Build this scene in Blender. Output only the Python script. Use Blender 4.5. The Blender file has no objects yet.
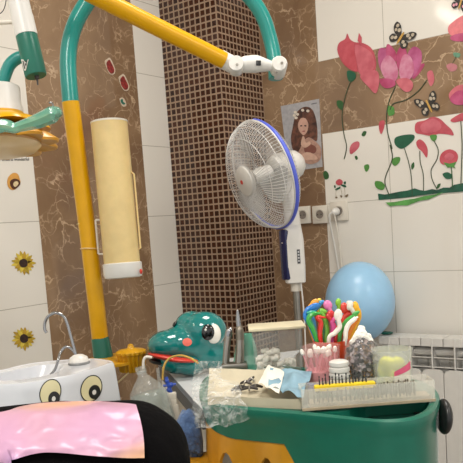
import bpy, bmesh, math, random
from mathutils import Vector, Matrix, noise
from mathutils.bvhtree import BVHTree
random.seed(7)
PI = math.pi
SC = bpy.context.scene
COL = SC.collection

# ------------------------------------------------------------------ camera
F, YAW, PIT, ROL = 710.08, math.radians(36.3905), math.radians(6.5418), math.radians(4.0136)
CX, CY, H = 231.5, 308.0, 1.133
_cy, _sy = math.cos(YAW), math.sin(YAW)
FW = Vector((-_sy*math.cos(PIT), _cy*math.cos(PIT), -math.sin(PIT)))
_r0 = Vector((_cy, _sy, 0)); _u0 = _r0.cross(FW)
RT = _r0*math.cos(ROL) - _u0*math.sin(ROL)
UP = _r0*math.sin(ROL) + _u0*math.cos(ROL)
EYE = Vector((0, 0, H))
cd = bpy.data.cameras.new('camera'); cam = bpy.data.objects.new('camera', cd); COL.objects.link(cam)
m = Matrix((RT, UP, -FW)).transposed().to_4x4(); m.translation = EYE
cam.matrix_world = m
cd.sensor_fit = 'HORIZONTAL'; cd.sensor_width = 36; cd.lens = 36*F/463
cd.shift_y = (CY-231.5)/463
cd.clip_start = .02
SC.camera = cam
# ------------------------------------------------------------------ world, lights, exposure
wd = bpy.data.worlds.new('world'); SC.world = wd; wd.use_nodes = True
wd.node_tree.nodes['Background'].inputs[0].default_value = (1.0, .99, .97, 1)
wd.node_tree.nodes['Background'].inputs[1].default_value = 1.15
SC.view_settings.view_transform = 'Standard'; SC.view_settings.look = 'None'
SC.view_settings.exposure = -0.1; SC.view_settings.gamma = 1
def area(name, loc, size, energy, col, target=None):
    l = bpy.data.lights.new(name, 'AREA'); l.shape = 'RECTANGLE'; l.size, l.size_y = size
    l.energy = energy; l.color = col
    o = bpy.data.objects.new(name, l); COL.objects.link(o); o.location = loc
    d = Vector(target)-Vector(loc) if target else Vector((0, 0, -1))
    o.rotation_euler = d.to_track_quat('-Z', 'Y').to_euler()
    return o
area('ceiling_panel_light', (-.85, 1.5, 2.72), (.6, .6), 22, (1, .96, .90))
area('ceiling_panel_light', (-.3, -.6, 2.72), (.6, .6), 38, (1, .97, .92))
area('ceiling_panel_light', (1.3, 1.2, 2.72), (.6, .6), 20, (1, .98, .95))

# ------------------------------------------------------------------ pixel to place
def ray(x, y): return FW + RT*((x-CX)/F) - UP*((y-CY)/F)
def at(x, y, w): return EYE + ray(x, y)*w
def hitX(x, y, X): d = ray(x, y); return EYE + d*(X/d.x)
def hitY(x, y, Y): d = ray(x, y); return EYE + d*(Y/d.y)
def hitZ(x, y, Z): d = ray(x, y); return EYE + d*((Z-H)/d.z)
def depth(p): return (Vector(p)-EYE).dot(FW)
XL, YR = -2.09, 2.77
def WL(x, y, off=0): return hitX(x, y, XL+off)
def WR(x, y, off=0): return hitY(x, y, YR-off)
def crop(x0, y0, s): return lambda *ps: [(x0+a/s, y0+b/s) for a, b in ps]

# ------------------------------------------------------------------ materials
def lin(h):
    h = h.lstrip('#'); c = [int(h[i:i+2], 16)/255 for i in (0, 2, 4)]
    return [((v+.055)/1.055)**2.4 if v > .04045 else v/12.92 for v in c] + [1]
class NT:
    def __init__(s, name):
        s.m = bpy.data.materials.new(name); s.m.use_nodes = True; s.t = s.m.node_tree
        s.b = s.t.nodes['Principled BSDF']; s.tc = s.t.nodes.new('ShaderNodeTexCoord')
    def n(s, kind, **kw):
        x = s.t.nodes.new('ShaderNode'+kind)
        for k, v in kw.items(): setattr(x, k, v)
        return x
    def put(s, sock, v):
        if isinstance(v, bpy.types.NodeSocket): s.t.links.new(v, sock)
        else: sock.default_value = v
    def math(s, op, a, b=0.0, c=0.0):
        x = s.n('Math', operation=op)
        s.put(x.inputs[0], a); s.put(x.inputs[1], b); s.put(x.inputs[2], c)
        return x.outputs[0]
    def mix(s, f, a, b, mode='MIX'):
        x = s.n('Mix', data_type='RGBA', blend_type=mode)
        s.put(x.inputs[0], f); s.put(x.inputs[6], a); s.put(x.inputs[7], b)
        return x.outputs[2]
    def noise(s, scale, detail=3, dist=0, vec=None):
        x = s.n('TexNoise'); x.inputs['Scale'].default_value = scale; x.inputs['Detail'].default_value = detail
        x.inputs['Distortion'].default_value = dist
        s.put(x.inputs['Vector'], vec or s.tc.outputs['Object']); return x.outputs['Fac']
    def ramp(s, f, stops):
        x = s.n('ValToRGB'); s.put(x.inputs[0], f); cr = x.color_ramp
        while len(cr.elements) < len(stops): cr.elements.new(.5)
        for e, (p, c) in zip(cr.elements, stops): e.position = p; e.color = c
        return x.outputs[0]
    def bump(s, h, strength=.3, dist=.01):
        x = s.n('Bump'); x.inputs['Strength'].default_value = strength; x.inputs['Distance'].default_value = dist
        s.put(x.inputs['Height'], h); s.put(s.b.inputs['Normal'], x.outputs[0])
def pm(name, col, rough=.4, metal=0, alpha=1, coat=0, var=.06, scale=30, bump=0, col2=None, trans=0, sub=0, sheen=0, ior=None, bscale=None):
    t = NT(name); c = lin(col)
    c2 = lin(col2) if col2 else [v*(1-var*2) for v in c[:3]]+[1]
    t.put(t.b.inputs['Base Color'], t.mix(t.ramp(t.noise(scale), [(.35, (0, 0, 0, 1)), (.65, (1, 1, 1, 1))]), c, c2))
    t.b.inputs['Roughness'].default_value = rough; t.b.inputs['Metallic'].default_value = metal
    t.b.inputs['Alpha'].default_value = alpha; t.b.inputs['Coat Weight'].default_value = coat
    t.b.inputs['Coat Roughness'].default_value = .08
    t.b.inputs['Transmission Weight'].default_value = trans
    t.b.inputs['Sheen Weight'].default_value = sheen
    if ior: t.b.inputs['IOR'].default_value = ior
    if sub: t.b.inputs['Subsurface Weight'].default_value = sub; t.b.inputs['Subsurface Scale'].default_value = .02
    if bump: t.bump(t.noise(bscale or scale*2), bump)
    return t.m

def marble_color(t):
    n1 = t.noise(3.5, 6, .6)
    base = t.ramp(n1, [(.25, lin('#6d5440')), (.5, lin('#84694f')), (.75, lin('#967b60'))])
    warp = t.n('TexNoise'); warp.inputs['Scale'].default_value = 5; warp.inputs['Detail'].default_value = 5
    t.put(warp.inputs['Vector'], t.tc.outputs['Object'])
    va = t.n('VectorMath', operation='MULTIPLY_ADD')
    t.put(va.inputs[0], warp.outputs['Color']); va.inputs[1].default_value = (.35, .35, .35); t.put(va.inputs[2], t.tc.outputs['Object'])
    col = base
    for sc, wdt, k in ((6.5, .026, .6), (13, .04, .42)):
        v = t.n('TexVoronoi', feature='DISTANCE_TO_EDGE'); v.inputs['Scale'].default_value = sc
        t.put(v.inputs['Vector'], va.outputs[0])
        msk = t.math('SUBTRACT', 1.0, t.math('DIVIDE', v.outputs['Distance'], wdt)); msk = t.math('MAXIMUM', msk, 0.0)
        brk = t.ramp(t.noise(7 if sc < 10 else 12, 3), [(.42, (0, 0, 0, 1)), (.60, (1, 1, 1, 1))])
        f = t.math('MULTIPLY', t.math('MULTIPLY', msk, brk), k)
        col = t.mix(f, col, lin('#d9bd9c'))
    return col
def band(t, v, lo, hi):
    return t.math('MULTIPLY', t.math('GREATER_THAN', v, lo), t.math('LESS_THAN', v, hi))
def line_at(t, v, p, w=.0014):
    return t.math('LESS_THAN', t.math('ABSOLUTE', t.math('SUBTRACT', v, p)), w)
def wall_mat(name, side):
    t = NT(name); sp = t.n('SeparateXYZ'); t.put(sp.inputs[0], t.tc.outputs['Object'])
    X, Y, Z = sp.outputs
    if side == 'L':
        mask = band(t, Y, .812*2.09, 1.091*2.09)
        vj = None
    else:
        m1 = t.math('LESS_THAN', X, -.539*2.77)
        m2 = band(t, Z, 1.5, 1.8)
        mask = t.math('MAXIMUM', m1, m2)
        vj = line_at(t, X, -.431*2.77, .0012)
        vj = t.math('MAXIMUM', vj, line_at(t, X, -.431*2.77+.6, .0012))
        vj = t.math('MAXIMUM', vj, line_at(t, X, -.539*2.77, .0012))
    # horizontal joints each 0.3 m
    fr = t.math('FRACT', t.math('DIVIDE', t.math('ADD', Z, .15), .3))
    hj = t.math('LESS_THAN', t.math('ABSOLUTE', t.math('SUBTRACT', fr, .5)), .004)
    j = t.math('MAXIMUM', hj, vj) if vj is not None else hj
    tile = t.mix(t.noise(1.3, 2), lin('#e0dbd1'), lin('#d6d0c7'))
    col = t.mix(mask, tile, marble_color(t))
    jc = t.mix(mask, lin('#8d8474'), lin('#a08566'))
    jf = t.math('MULTIPLY', j, t.math('SUBTRACT', .8, t.math('MULTIPLY', mask, .45)))
    t.put(t.b.inputs['Base Color'], t.mix(jf, col, jc))
    t.b.inputs['Roughness'].default_value = .07
    t.b.inputs['Specular IOR Level'].default_value = .45
    t.bump(t.math('SUBTRACT', 1.0, j), .25, .002)
    return t.m
def mosaic_mat():
    t = NT('brown mosaic'); sp = t.n('SeparateXYZ'); t.put(sp.inputs[0], t.tc.outputs['Object'])
    X, Y, Z = sp.outputs
    g = t.n('NewGeometry'); gn = t.n('SeparateXYZ'); t.put(gn.inputs[0], g.outputs['Normal'])
    side = t.math('GREATER_THAN', t.math('ABSOLUTE', gn.outputs[0]), .5)
    ux = t.math('DIVIDE', t.math('ADD', X, 2.095), .0281)
    uy = t.math('DIVIDE', t.math('SUBTRACT', Y, 2.457), .0259)
    inv = t.math('SUBTRACT', 1.0, side)
    U = t.math('ADD', t.math('MULTIPLY', uy, side), t.math('MULTIPLY', ux, inv))
    V = t.math('DIVIDE', Z, .0268)
    def cell(v, w): return t.math('LESS_THAN', t.math('ABSOLUTE', t.math('SUBTRACT', t.math('FRACT', v), .5)), w)
    tile = t.math('MULTIPLY', cell(U, .375), cell(V, .375))
    cmb = t.n('CombineXYZ'); t.put(cmb.inputs[0], t.math('FLOOR', U)); t.put(cmb.inputs[1], t.math('FLOOR', V)); t.put(cmb.inputs[2], side)
    wn = t.n('TexWhiteNoise'); t.put(wn.inputs['Vector'], cmb.outputs[0])
    tc = t.mix(wn.outputs['Value'], lin('#2e140a'), lin('#43200f'))
    t.put(t.b.inputs['Base Color'], t.mix(tile, lin('#98806a'), tc))
    t.put(t.b.inputs['Roughness'], t.math('SUBTRACT', .7, t.math('MULTIPLY', tile, .48)))
    t.bump(tile, .4, .002)
    return t.m
M = {}
M['teal'] = pm('teal lacquer', '#128279', .3, coat=.12, var=.03)
M['tealgreen'] = pm('green plastic', '#0b6350', .35, coat=.08, var=.05)
M['dino'] = pm('glossy teal plastic', '#067572', .14, coat=.6, var=.03)
M['yellow'] = pm('yellow lacquer', '#d09a00', .3, coat=.05, var=.03)
M['yellow'].node_tree.nodes['Principled BSDF'].inputs['Specular IOR Level'].default_value = .3
M['yellow2'] = pm('golden yellow plastic', '#cf9810', .35, var=.05)
M['white'] = pm('white plastic', '#d6d3cd', .3, var=.02)
M['offwhite'] = pm('off white plastic', '#d9d2c5', .35, var=.03)
M['cream'] = pm('cream translucent plastic', '#d8bc82', .38, var=.04, sub=.1)
M['chrome'] = pm('chrome', '#9b9b9c', .12, metal=1, var=.02)
M['steel'] = pm('brushed steel', '#9c9890', .32, metal=1)
M['dark'] = pm('dark metal', '#4a4644', .4, metal=.6)
M['black'] = pm('black plastic', '#161616', .35)
M['blackgloss'] = pm('black gloss', '#0d0d0f', .1, coat=.5)
M['eyewhite'] = pm('eye white', '#ece8dd', .15, coat=.4, var=.01)
M['iris'] = pm('cream print', '#d8cfa4', .35, var=.03)
M['red'] = pm('red plastic', '#d23c2e', .35)
M['coral'] = pm('coral print', '#e8705f', .4)
M['blue'] = pm('blue plastic', '#2f4fae', .3)
M['rimblue'] = pm('periwinkle plastic', '#5a69d8', .3)
M['navy'] = pm('navy panel', '#1c2350', .2)
M['balloon'] = pm('light blue balloon rubber', '#98c4e4', .32, var=.02, sub=.1)
M['rad'] = pm('radiator enamel', '#cfccc6', .35, var=.02)
M['rad_gap_shade_bracket'] = pm('radiator gap shade and bracket enamel', '#8e8c89', .5, var=.03)  # darker enamel: painted shade for the section gaps, also the wall brackets
M['fanwire'] = pm('white guard wire', '#d5d3d0', .4)
M['clear'] = pm('clear plastic', '#e4e6e2', .08, alpha=.12, coat=.5, var=.01)
M['clear2'] = pm('cloudy clear plastic', '#d0d6d2', .12, alpha=.22, coat=.4, var=.03)
M['blade'] = pm('smoky clear blade plastic', '#c9cccb', .15, alpha=.42, coat=.3)
M['tealclear'] = pm('translucent teal plastic', '#74c2a8', .15, alpha=.62, coat=.5, var=.12, scale=18)
M['water'] = pm('water', '#8f9d94', .05, alpha=.42)
M['kraft'] = pm('beige paper', '#c9bfa6', .7, var=.08, bump=.2, scale=14)
M['paper'] = pm('white paper', '#e9e5d8', .7, var=.03)
M['cotton'] = pm('cotton', '#fbf7ec', .95, var=.03, bump=.5, scale=80)
M['ycotton'] = pm('yellow cotton', '#f0ee3a', .9, var=.05, bump=.5, scale=60)
M['gcotton'] = pm('pale green cotton', '#c7e08a', .9, var=.05, bump=.5, scale=60)
M['pink'] = pm('pink plastic', '#e9a0a6', .4)
M['maskblue'] = pm('pale blue non woven', '#86a9bb', .7, var=.1, scale=25)
M['denim'] = pm('blue denim', '#4a6690', .9, col2='#2f4569', scale=60, bump=.5, sheen=.2)
M['cloth'] = pm('black cloth', '#060506', 1, var=.2, scale=40, bump=.25)
M['cloth'].node_tree.nodes['Principled BSDF'].inputs['Specular IOR Level'].default_value = .12
M['chairpad'] = pm('teal vinyl', '#157a70', .4)
M['floor'] = pm('grey floor tile', '#8f8a82', .3, scale=3)
M['ceil'] = pm('ceiling paint', '#ece7dc', .9, scale=2, var=.01)
M['wallL'] = wall_mat('left wall tile', 'L'); M['wallR'] = wall_mat('right wall tile', 'R')
M['mosaic'] = mosaic_mat()
def foil_mat():
    t = NT('iridescent pink film')
    nz = t.noise(5.5, 1, .6)
    t.put(t.b.inputs['Base Color'], t.ramp(nz, [(.34, lin('#d2a27c')), (.41, lin('#c193a6')), (.53, lin('#bd90ae')), (.575, lin('#9c86c0')), (.65, lin('#c99f94'))]))
    t.b.inputs['Metallic'].default_value = .05; t.b.inputs['Roughness'].default_value = .5
    t.b.inputs['Coat Weight'].default_value = .22; t.b.inputs['Coat Roughness'].default_value = .12
    t.b.inputs['Thin Film Thickness'].default_value = 420
    t.b.inputs['Thin Film IOR'].default_value = 1.5
    t.bump(t.noise(7, 2, 1.6), .4, .02)
    return t.m
M['foil'] = foil_mat()
def wrap_mat():
    t = NT('crinkled cling film')
    nz = t.noise(45, 4, 1.5)
    t.put(t.b.inputs['Base Color'], (.85, .86, .83, 1))
    t.put(t.b.inputs['Alpha'], t.ramp(nz, [(.42, (.10, .10, .10, 1)), (.62, (.45, .45, .45, 1))]))
    t.b.inputs['Roughness'].default_value = .12
    t.bump(nz, .9, .02)
    return t.m
M['wrap'] = wrap_mat()
def glitter_mat():
    t = NT('foil confetti')
    v = t.n('TexVoronoi'); v.inputs['Scale'].default_value = 160; t.put(v.inputs['Vector'], t.tc.outputs['Object'])
    s = t.n('SeparateColor'); t.put(s.inputs[0], v.outputs['Color'])
    t.put(t.b.inputs['Base Color'], t.ramp(s.outputs[0], [(.25, lin('#1d1719')), (.5, lin('#5e5158')), (.75, lin('#b5a9ab')), (.92, lin('#6b4a20'))]))
    t.b.inputs['Metallic'].default_value = .25; t.b.inputs['Roughness'].default_value = .45
    return t.m
M['glitter'] = glitter_mat()
def emis(name, col, s):
    t = NT(name); t.b.inputs['Base Color'].default_value = lin(col)
    t.b.inputs['Emission Color'].default_value = lin(col); t.b.inputs['Emission Strength'].default_value = s
    return t.m
M['lampon'] = emis('lit diffuser', '#fff2dd', 4)
M['tubeon'] = emis('lit tube', '#fff6ea', 16)
def solid(hexv, rough=.45, var=.08, scale=60): 
    k = 'c'+hexv
    if k not in M: M[k] = pm('print '+hexv, hexv, rough, var=var, scale=scale)
    return M[k]

# ------------------------------------------------------------------ mesh helpers
def basis(ax, xd=None):
    z = Vector(ax).normalized(); x = Vector(xd) if xd is not None else (Vector((0, 0, 1)) if abs(z.z) < .9 else Vector((1, 0, 0)))
    x = (x - z*x.dot(z)).normalized(); return x, z.cross(x), z
def frame(o, ax, xd=None):
    x, y, z = basis(ax, xd); mm = Matrix((x, y, z)).transposed().to_4x4(); mm.translation = o; return mm
def spline(pts, n=6, closed=False):
    P = [Vector(p) for p in pts]; out = []; L = len(P)
    for i in range(L if closed else L-1):
        g = lambda k: P[k % L] if closed else P[max(0, min(L-1, k))]
        a, b, c, d = g(i-1), g(i), g(i+1), g(i+2)
        for j in range(n):
            t = j/n
            out.append(.5*((2*b)+(c-a)*t+(2*a-5*b+4*c-d)*t*t+(3*b-a-3*c+d)*t**3))
    if not closed: out.append(P[-1])
    return out
def BM(): return bmesh.new()
def skin(bm, rings, cap=True, close=True):
    V = [[bm.verts.new(p) for p in r] for r in rings]; n = len(V[0])
    for a, b in zip(V, V[1:]):
        for i in range(n if close else n-1):
            bm.faces.new((a[i], a[(i+1) % n], b[(i+1) % n], b[i]))
    if cap and close:
        bm.faces.new(V[0][::-1]); bm.faces.new(V[-1])
    return V
def tube(bm, pts, r, seg=12, n=6, smooth=True, cap=True):
    P = spline(pts, n) if smooth and len(pts) > 2 else [Vector(p) for p in pts]
    L = len(P); R = [r]*L if not isinstance(r, (list, tuple)) else None
    if R is None:
        R = []
        for i in range(L):
            f = i/(L-1)*(len(r)-1); k = min(int(f), len(r)-2); R.append(r[k]+(r[k+1]-r[k])*(f-k))
    prev = None; rings = []
    for i, p in enumerate(P):
        t = (P[min(i+1, L-1)]-P[max(i-1, 0)]).normalized()
        x, y, z = basis(t, prev); prev = x
        rings.append([p + (x*math.cos(a)+y*math.sin(a))*R[i] for a in [2*PI*k/seg for k in range(seg)]])
    skin(bm, rings, cap); return bm
def lathe(bm, prof, o, ax=(0, 0, 1), seg=24, xd=None, cap=True, lobes=0, amp=0):
    m4 = frame(Vector(o), ax, xd); rings = []
    for r, h in prof:
        rings.append([m4 @ Vector(((r*(1+amp*math.cos(lobes*a)))*math.cos(a), (r*(1+amp*math.cos(lobes*a)))*math.sin(a), h)) for a in [2*PI*k/seg for k in range(seg)]])
    skin(bm, rings, cap); return bm
def ball(bm, c, rad, axes=None, seg=24, rg=14):
    if not isinstance(rad, (list, tuple)): rad = (rad,)*3
    A = axes or (Vector((1, 0, 0)), Vector((0, 1, 0)), Vector((0, 0, 1)))
    v = bmesh.ops.create_uvsphere(bm, u_segments=seg, v_segments=rg, radius=1)['verts']
    for q in v: q.co = Vector(c) + A[0]*q.co.x*rad[0] + A[1]*q.co.y*rad[1] + A[2]*q.co.z*rad[2]
    return v
def box(bm, c, size, m3=None, bev=0, seg=2):
    r = bmesh.ops.create_cube(bm, size=1); v = r['verts']
    m3 = m3 or Matrix.Identity(3)
    for q in v: q.co = Vector((q.co.x*size[0], q.co.y*size[1], q.co.z*size[2]))
    if bev:
        e = list({e for q in v for e in q.link_edges})
        r = bmesh.ops.bevel(bm, geom=e, offset=bev, segments=seg, affect='EDGES', profile=.5)
        v = list({q for f in r['faces'] for q in f.verts} | {q for q in v if q.is_valid})
    for q in v: q.co = Vector(c) + m3 @ q.co
def prism(bm, pts, d):
    a = [bm.verts.new(p) for p in pts]; b = [bm.verts.new(Vector(p)+d) for p in pts]
    bm.faces.new(a); bm.faces.new(b[::-1])
    for i in range(len(a)):
        j = (i+1) % len(a); bm.faces.new((a[i], b[i], b[j], a[j]))
def thick(bm, t):
    bmesh.ops.recalc_face_normals(bm, faces=bm.faces); bmesh.ops.solidify(bm, geom=bm.faces[:], thickness=t)
def origin(o): return Vector(o.get('_w', (0, 0, 0)))
def tag(o, label=None, cat=None, group=None, kind=None):
    if label: o['label'] = label
    if cat: o['category'] = cat
    if group: o['group'] = group
    if kind: o['kind'] = kind
    return o
def thing(name, label, cat, loc=(0, 0, 0), group=None):
    o = bpy.data.objects.new(name, None); COL.objects.link(o); o.location = loc; o.empty_display_size = .02
    return tag(o, label, cat, group)
def wloc(o):
    p = Vector(o.location)
    while o.parent: o = o.parent; p = p + Vector(o.location)
    return p
def obj(name, bm, mat, parent=None, base=None, smooth=True, label=None, remesh=0, sub=0, ang=40):
    """bm is in world coordinates; the object's own origin is put at base"""
    bmesh.ops.recalc_face_normals(bm, faces=bm.faces)
    off = wloc(parent) if parent else Vector(base if base is not None else (0, 0, 0))
    bmesh.ops.translate(bm, verts=bm.verts, vec=-off)
    me = bpy.data.meshes.new(name); bm.to_mesh(me); bm.free()
    for p in me.polygons: p.use_smooth = smooth
    me.materials.append(mat)
    o = bpy.data.objects.new(name, me); COL.objects.link(o)
    if parent: o.parent = parent
    else: o.location = off
    if remesh:
        r = o.modifiers.new('r', 'REMESH'); r.mode = 'VOXEL'; r.voxel_size = remesh; r.use_smooth_shade = True
        s = o.modifiers.new('s', 'SMOOTH'); s.iterations = 12; s.factor = .6
    if sub: s = o.modifiers.new('s', 'SUBSURF'); s.levels = s.render_levels = sub
    if smooth and not remesh and not sub:
        me.set_sharp_from_angle(angle=math.radians(ang))
    if label: o['label'] = label
    return o
def dup(root, loc, label=None, rot=None):
    r = root.copy(); COL.objects.link(r); r.location = loc
    if rot: r.rotation_euler = rot
    if label: r['label'] = label
    for ch in list(root.children):
        c = ch.copy(); COL.objects.link(c); c.parent = r
        for g in ch.children:
            d = g.copy(); COL.objects.link(d); d.parent = c
    return r
def text_bm(s, size, m4, th=.0006):
    cu = bpy.data.curves.new('t', 'FONT'); cu.body = s; cu.size = size; cu.extrude = th/2; cu.resolution_u = 3
    o = bpy.data.objects.new('t', cu); COL.objects.link(o)
    dg = bpy.context.evaluated_depsgraph_get(); me = bpy.data.meshes.new_from_object(o.evaluated_get(dg))
    bm = BM(); bm.from_mesh(me); bmesh.ops.transform(bm, matrix=m4, verts=bm.verts)
    bpy.data.objects.remove(o); bpy.data.curves.remove(cu); bpy.data.meshes.remove(me)
    return bm

# ------------------------------------------------------------------ setting
def struct(name, bm, mat): return tag(obj(name, bm, mat, smooth=False), kind='structure')
b = BM(); box(b, (XL-.05, .4, 1.4), (.1, 4.74, 2.8)); struct('wall_left', b, M['wallL'])
b = BM(); box(b, (.15, YR+.05, 1.4), (4.48, .1, 2.8)); struct('wall_right', b, M['wallR'])
b = BM(); box(b, (.15, .4, -.05), (4.48, 4.74, .1)); struct('floor', b, M['floor'])
b = BM(); box(b, (.15, .4, 2.85), (4.48, 4.74, .1)); struct('ceiling', b, M['ceil'])
b = BM(); box(b, ((XL-1.78)/2, (2.46+YR)/2, 1.4), (-1.78-XL, YR-2.46, 2.8)); struct('wall_column', b, M['mosaic'])

# ceiling panels and the tube lamp high on the left wall
for i, (x, y) in enumerate(((-.85, 1.5), (-.3, -.6), (1.3, 1.2))):
    t = thing('ceiling_light', ['square ceiling light panel nearest the corner', 'square ceiling light panel behind the camera', 'square ceiling light panel farthest right'][i], 'ceiling light', (x, y, 2.78), 'ceiling light panels')
    b = BM(); box(b, (x, y, 2.787), (.66, .66, .024), bev=.004); obj('frame', b, M['white'], t)
    b = BM(); box(b, (x, y, 2.769), (.6, .6, .012)); obj('diffuser', b, M['lampon'], t)
TUB = (XL+.045, -.95, 2.73)
t = thing('tube_light', 'long tube light high on the left wall', 'tube light', TUB)
b = BM(); box(b, (XL+.02, -.95, 2.73), (.038, 1.35, .12), bev=.004); obj('housing', b, M['white'], t)
b = BM(); box(b, (XL+.05, -.95, 2.73), (.024, 1.3, .09), bev=.008); obj('diffuser', b, M['tubeon'], t)

# ------------------------------------------------------------------ wall stickers
def decal(name, pts, wall, mat, parent, lift=.001, th=.0008, smooth=True, n=4, label=None):
    P = [wall(x, y, lift) for x, y in pts]
    if smooth: P = spline(P, n, True)
    nrm = Vector((1, 0, 0)) if wall is WL else Vector((0, -1, 0))
    b = BM(); prism(b, P, nrm*th); return obj(name, b, mat, parent, smooth=False, label=label)
def stem(pts, wall, r, mat, parent, name='stem'):
    b = BM(); tube(b, [wall(x, y, r+.0007) for x, y in pts], r, 6, 5); return obj(name, b, mat, parent)
def ell(cx, cy, rx, ry, rot=0, n=12, j=0):
    c, s = math.cos(rot), math.sin(rot); o = []
    for k in range(n):
        a = 2*PI*k/n; q = 1+random.uniform(-j, j); x, y = rx*q*math.cos(a), ry*q*math.sin(a)
        o.append((cx+x*c-y*s, cy+x*s+y*c))
    return o
def leafp(x, y, L, w, ang):
    c, s = math.cos(ang), math.sin(ang)
    return [(x+a*L*c-bb*w*s, y+a*L*s+bb*w*c) for a, bb in ((-.5, 0), (-.2, .42), (.15, .45), (.5, 0), (.15, -.4), (-.2, -.45))]
def wt(name, label, cat, wall, x, y, group='flower stickers on the right wall'):
    return thing(name, label, cat, wall(x, y, .0002), group)
def petal(a, b_): return pm('petal print', a, .45, col2=b_, scale=22)
P1, P2, P3, P4 = petal('#bf4f5b', '#a84450'), petal('#c86a75', '#b4505d'), petal('#a0325a', '#b85078'), petal('#b03e4a', '#c05560')
P5 = petal('#cf94a8', '#b85f80'); PP = petal('#9c3a68', '#b8608a'); G1, G2, G3 = solid('#2d5a2c'), solid('#4f8a3d'), solid('#14573c')
SG = solid('#3d4a30')
c3 = crop(303, 0, 2.894); c7 = crop(375, 100, 4.02)
# rose at left of the group
t = wt('poppy_sticker', 'large coral pink poppy sticker, leftmost beside the marble edge, long thin stem', 'sticker', WR, 355, 70)
decal('petal', c3((100, 150), (104, 125), (122, 113), (128, 97), (136, 113), (150, 122), (175, 125), (200, 142), (212, 180), (205, 210), (180, 205), (150, 207), (118, 186)), WR, P1, t)
decal('petal', c3((120, 130), (145, 122), (150, 160), (160, 205), (140, 200), (115, 180)), WR, P4, t, .0019)
decal('petal', c3((152, 130), (195, 150), (208, 185), (195, 210), (165, 215), (155, 175)), WR, P2, t, .0019)
decal('petal', c3((165, 222), (185, 208), (214, 205), (221, 235), (211, 270), (190, 252)), WR, P2, t, .0028)
decal('petal', c3((158, 118), (162, 95), (170, 108), (170, 130)), WR, P4, t, .0028, smooth=False)
decal('sepal', c3((128, 205), (150, 210), (152, 225), (140, 237), (130, 230)), WR, G3, t, .003)
stem(c3((140, 230), (125, 270), (113, 330), (118, 385), (126, 425), (119, 460)), WR, .0022, SG, t)
decal('leaf', c3((98, 292), (112, 292), (118, 305), (112, 318), (100, 308)), WR, G1, t, .002)
# lotus
t = wt('lotus_sticker', 'magenta and white lotus sticker with a butterfly on top', 'sticker', WR, 398, 70)
for i, (pp, mt, lf) in enumerate([
    (((218, 150), (232, 138), (262, 160), (262, 215), (235, 215), (220, 190)), PP, 1),
    (((240, 150), (246, 127), (268, 150), (268, 180), (250, 190)), P3, 1.8),
    (((270, 160), (286, 132), (300, 150), (300, 200), (276, 200)), P3, 1.2),
    (((300, 165), (320, 135), (343, 150), (340, 190), (322, 220), (300, 225)), PP, 1.6),
    (((325, 195), (352, 184), (340, 208), (318, 230)), P3, 1),
    (((225, 190), (245, 160), (268, 180), (276, 215), (262, 238), (236, 225)), P5, 2.6),
    (((278, 205), (290, 160), (312, 165), (322, 200), (310, 228), (288, 235)), P5, 2.6),
    (((224, 228), (258, 230), (268, 245), (245, 256), (226, 246)), P3, 3.3),
    (((270, 232), (300, 226), (318, 240), (314, 260), (298, 266), (280, 252)), P2, 3.6)]):
    decal('petal', c3(*pp), WR, mt, t, .001*lf)
stem(c3((268, 250), (250, 290), (242, 330), (244, 380), (258, 430)) + c7((60, 180), (70, 225), (62, 260), (45, 300), (40, 335), (58, 385)), WR, .0022, SG, t)
stem(c3((252, 318), (262, 300), (300, 288), (335, 262), (358, 232)), WR, .002, SG, t)
decal('leaf', c3((245, 308), (262, 310), (264, 330), (248, 334)), WR, G2, t, .002)
decal('bud', c3((360, 210), (374, 205), (380, 232), (370, 250), (362, 232)), WR, P2, t, .002)
decal('bud', c3((222, 352), (236, 350), (234, 372), (226, 388), (220, 372)), WR, P4, t, .002)
decal('leaf', c7((75, 233), (100, 230), (98, 250), (80, 265), (68, 252)), WR, G2, t, .002)
decal('leaf', c7((0, 330), (25, 328), (40, 345), (30, 362), (5, 352)), WR, G2, t, .002)
# right edge flowers
t = wt('peony_sticker', 'salmon pink peony sticker at the right edge, highest of the flowers', 'sticker', WR, 460, 30)
decal('petal', c3((420, 80), (432, 65), (463, 45), (500, 45), (510, 90), (490, 105), (455, 108), (425, 100)), WR, solid('#e07b80'), t)
decal('petal', c3((428, 105), (460, 96), (490, 105), (480, 118), (450, 120), (430, 116)), WR, P3, t, .002)
t = wt('peony_sticker', 'pink peony sticker at the right edge on the marble band', 'sticker', WR, 460, 95)
decal('petal', c3((422, 275), (440, 252), (465, 245), (500, 255), (500, 295), (465, 303), (435, 300)), WR, P2, t)
decal('petal', c3((425, 285), (450, 262), (480, 270), (470, 300), (440, 302)), WR, P3, t, .002)
t = wt('bud_sticker', 'faint pale pink bud sticker with a small leaf on the marble band', 'sticker', WR, 451, 67)
decal('petal', c3((415, 190), (430, 183), (446, 190), (442, 204), (425, 206)), WR, solid('#b9737a'), t)
decal('leaf', c3((436, 152), (455, 155), (452, 166), (438, 164)), WR, solid('#5f9073'), t)
stem(c3((432, 184), (440, 170), (443, 160)), WR, .001, SG, t)
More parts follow.
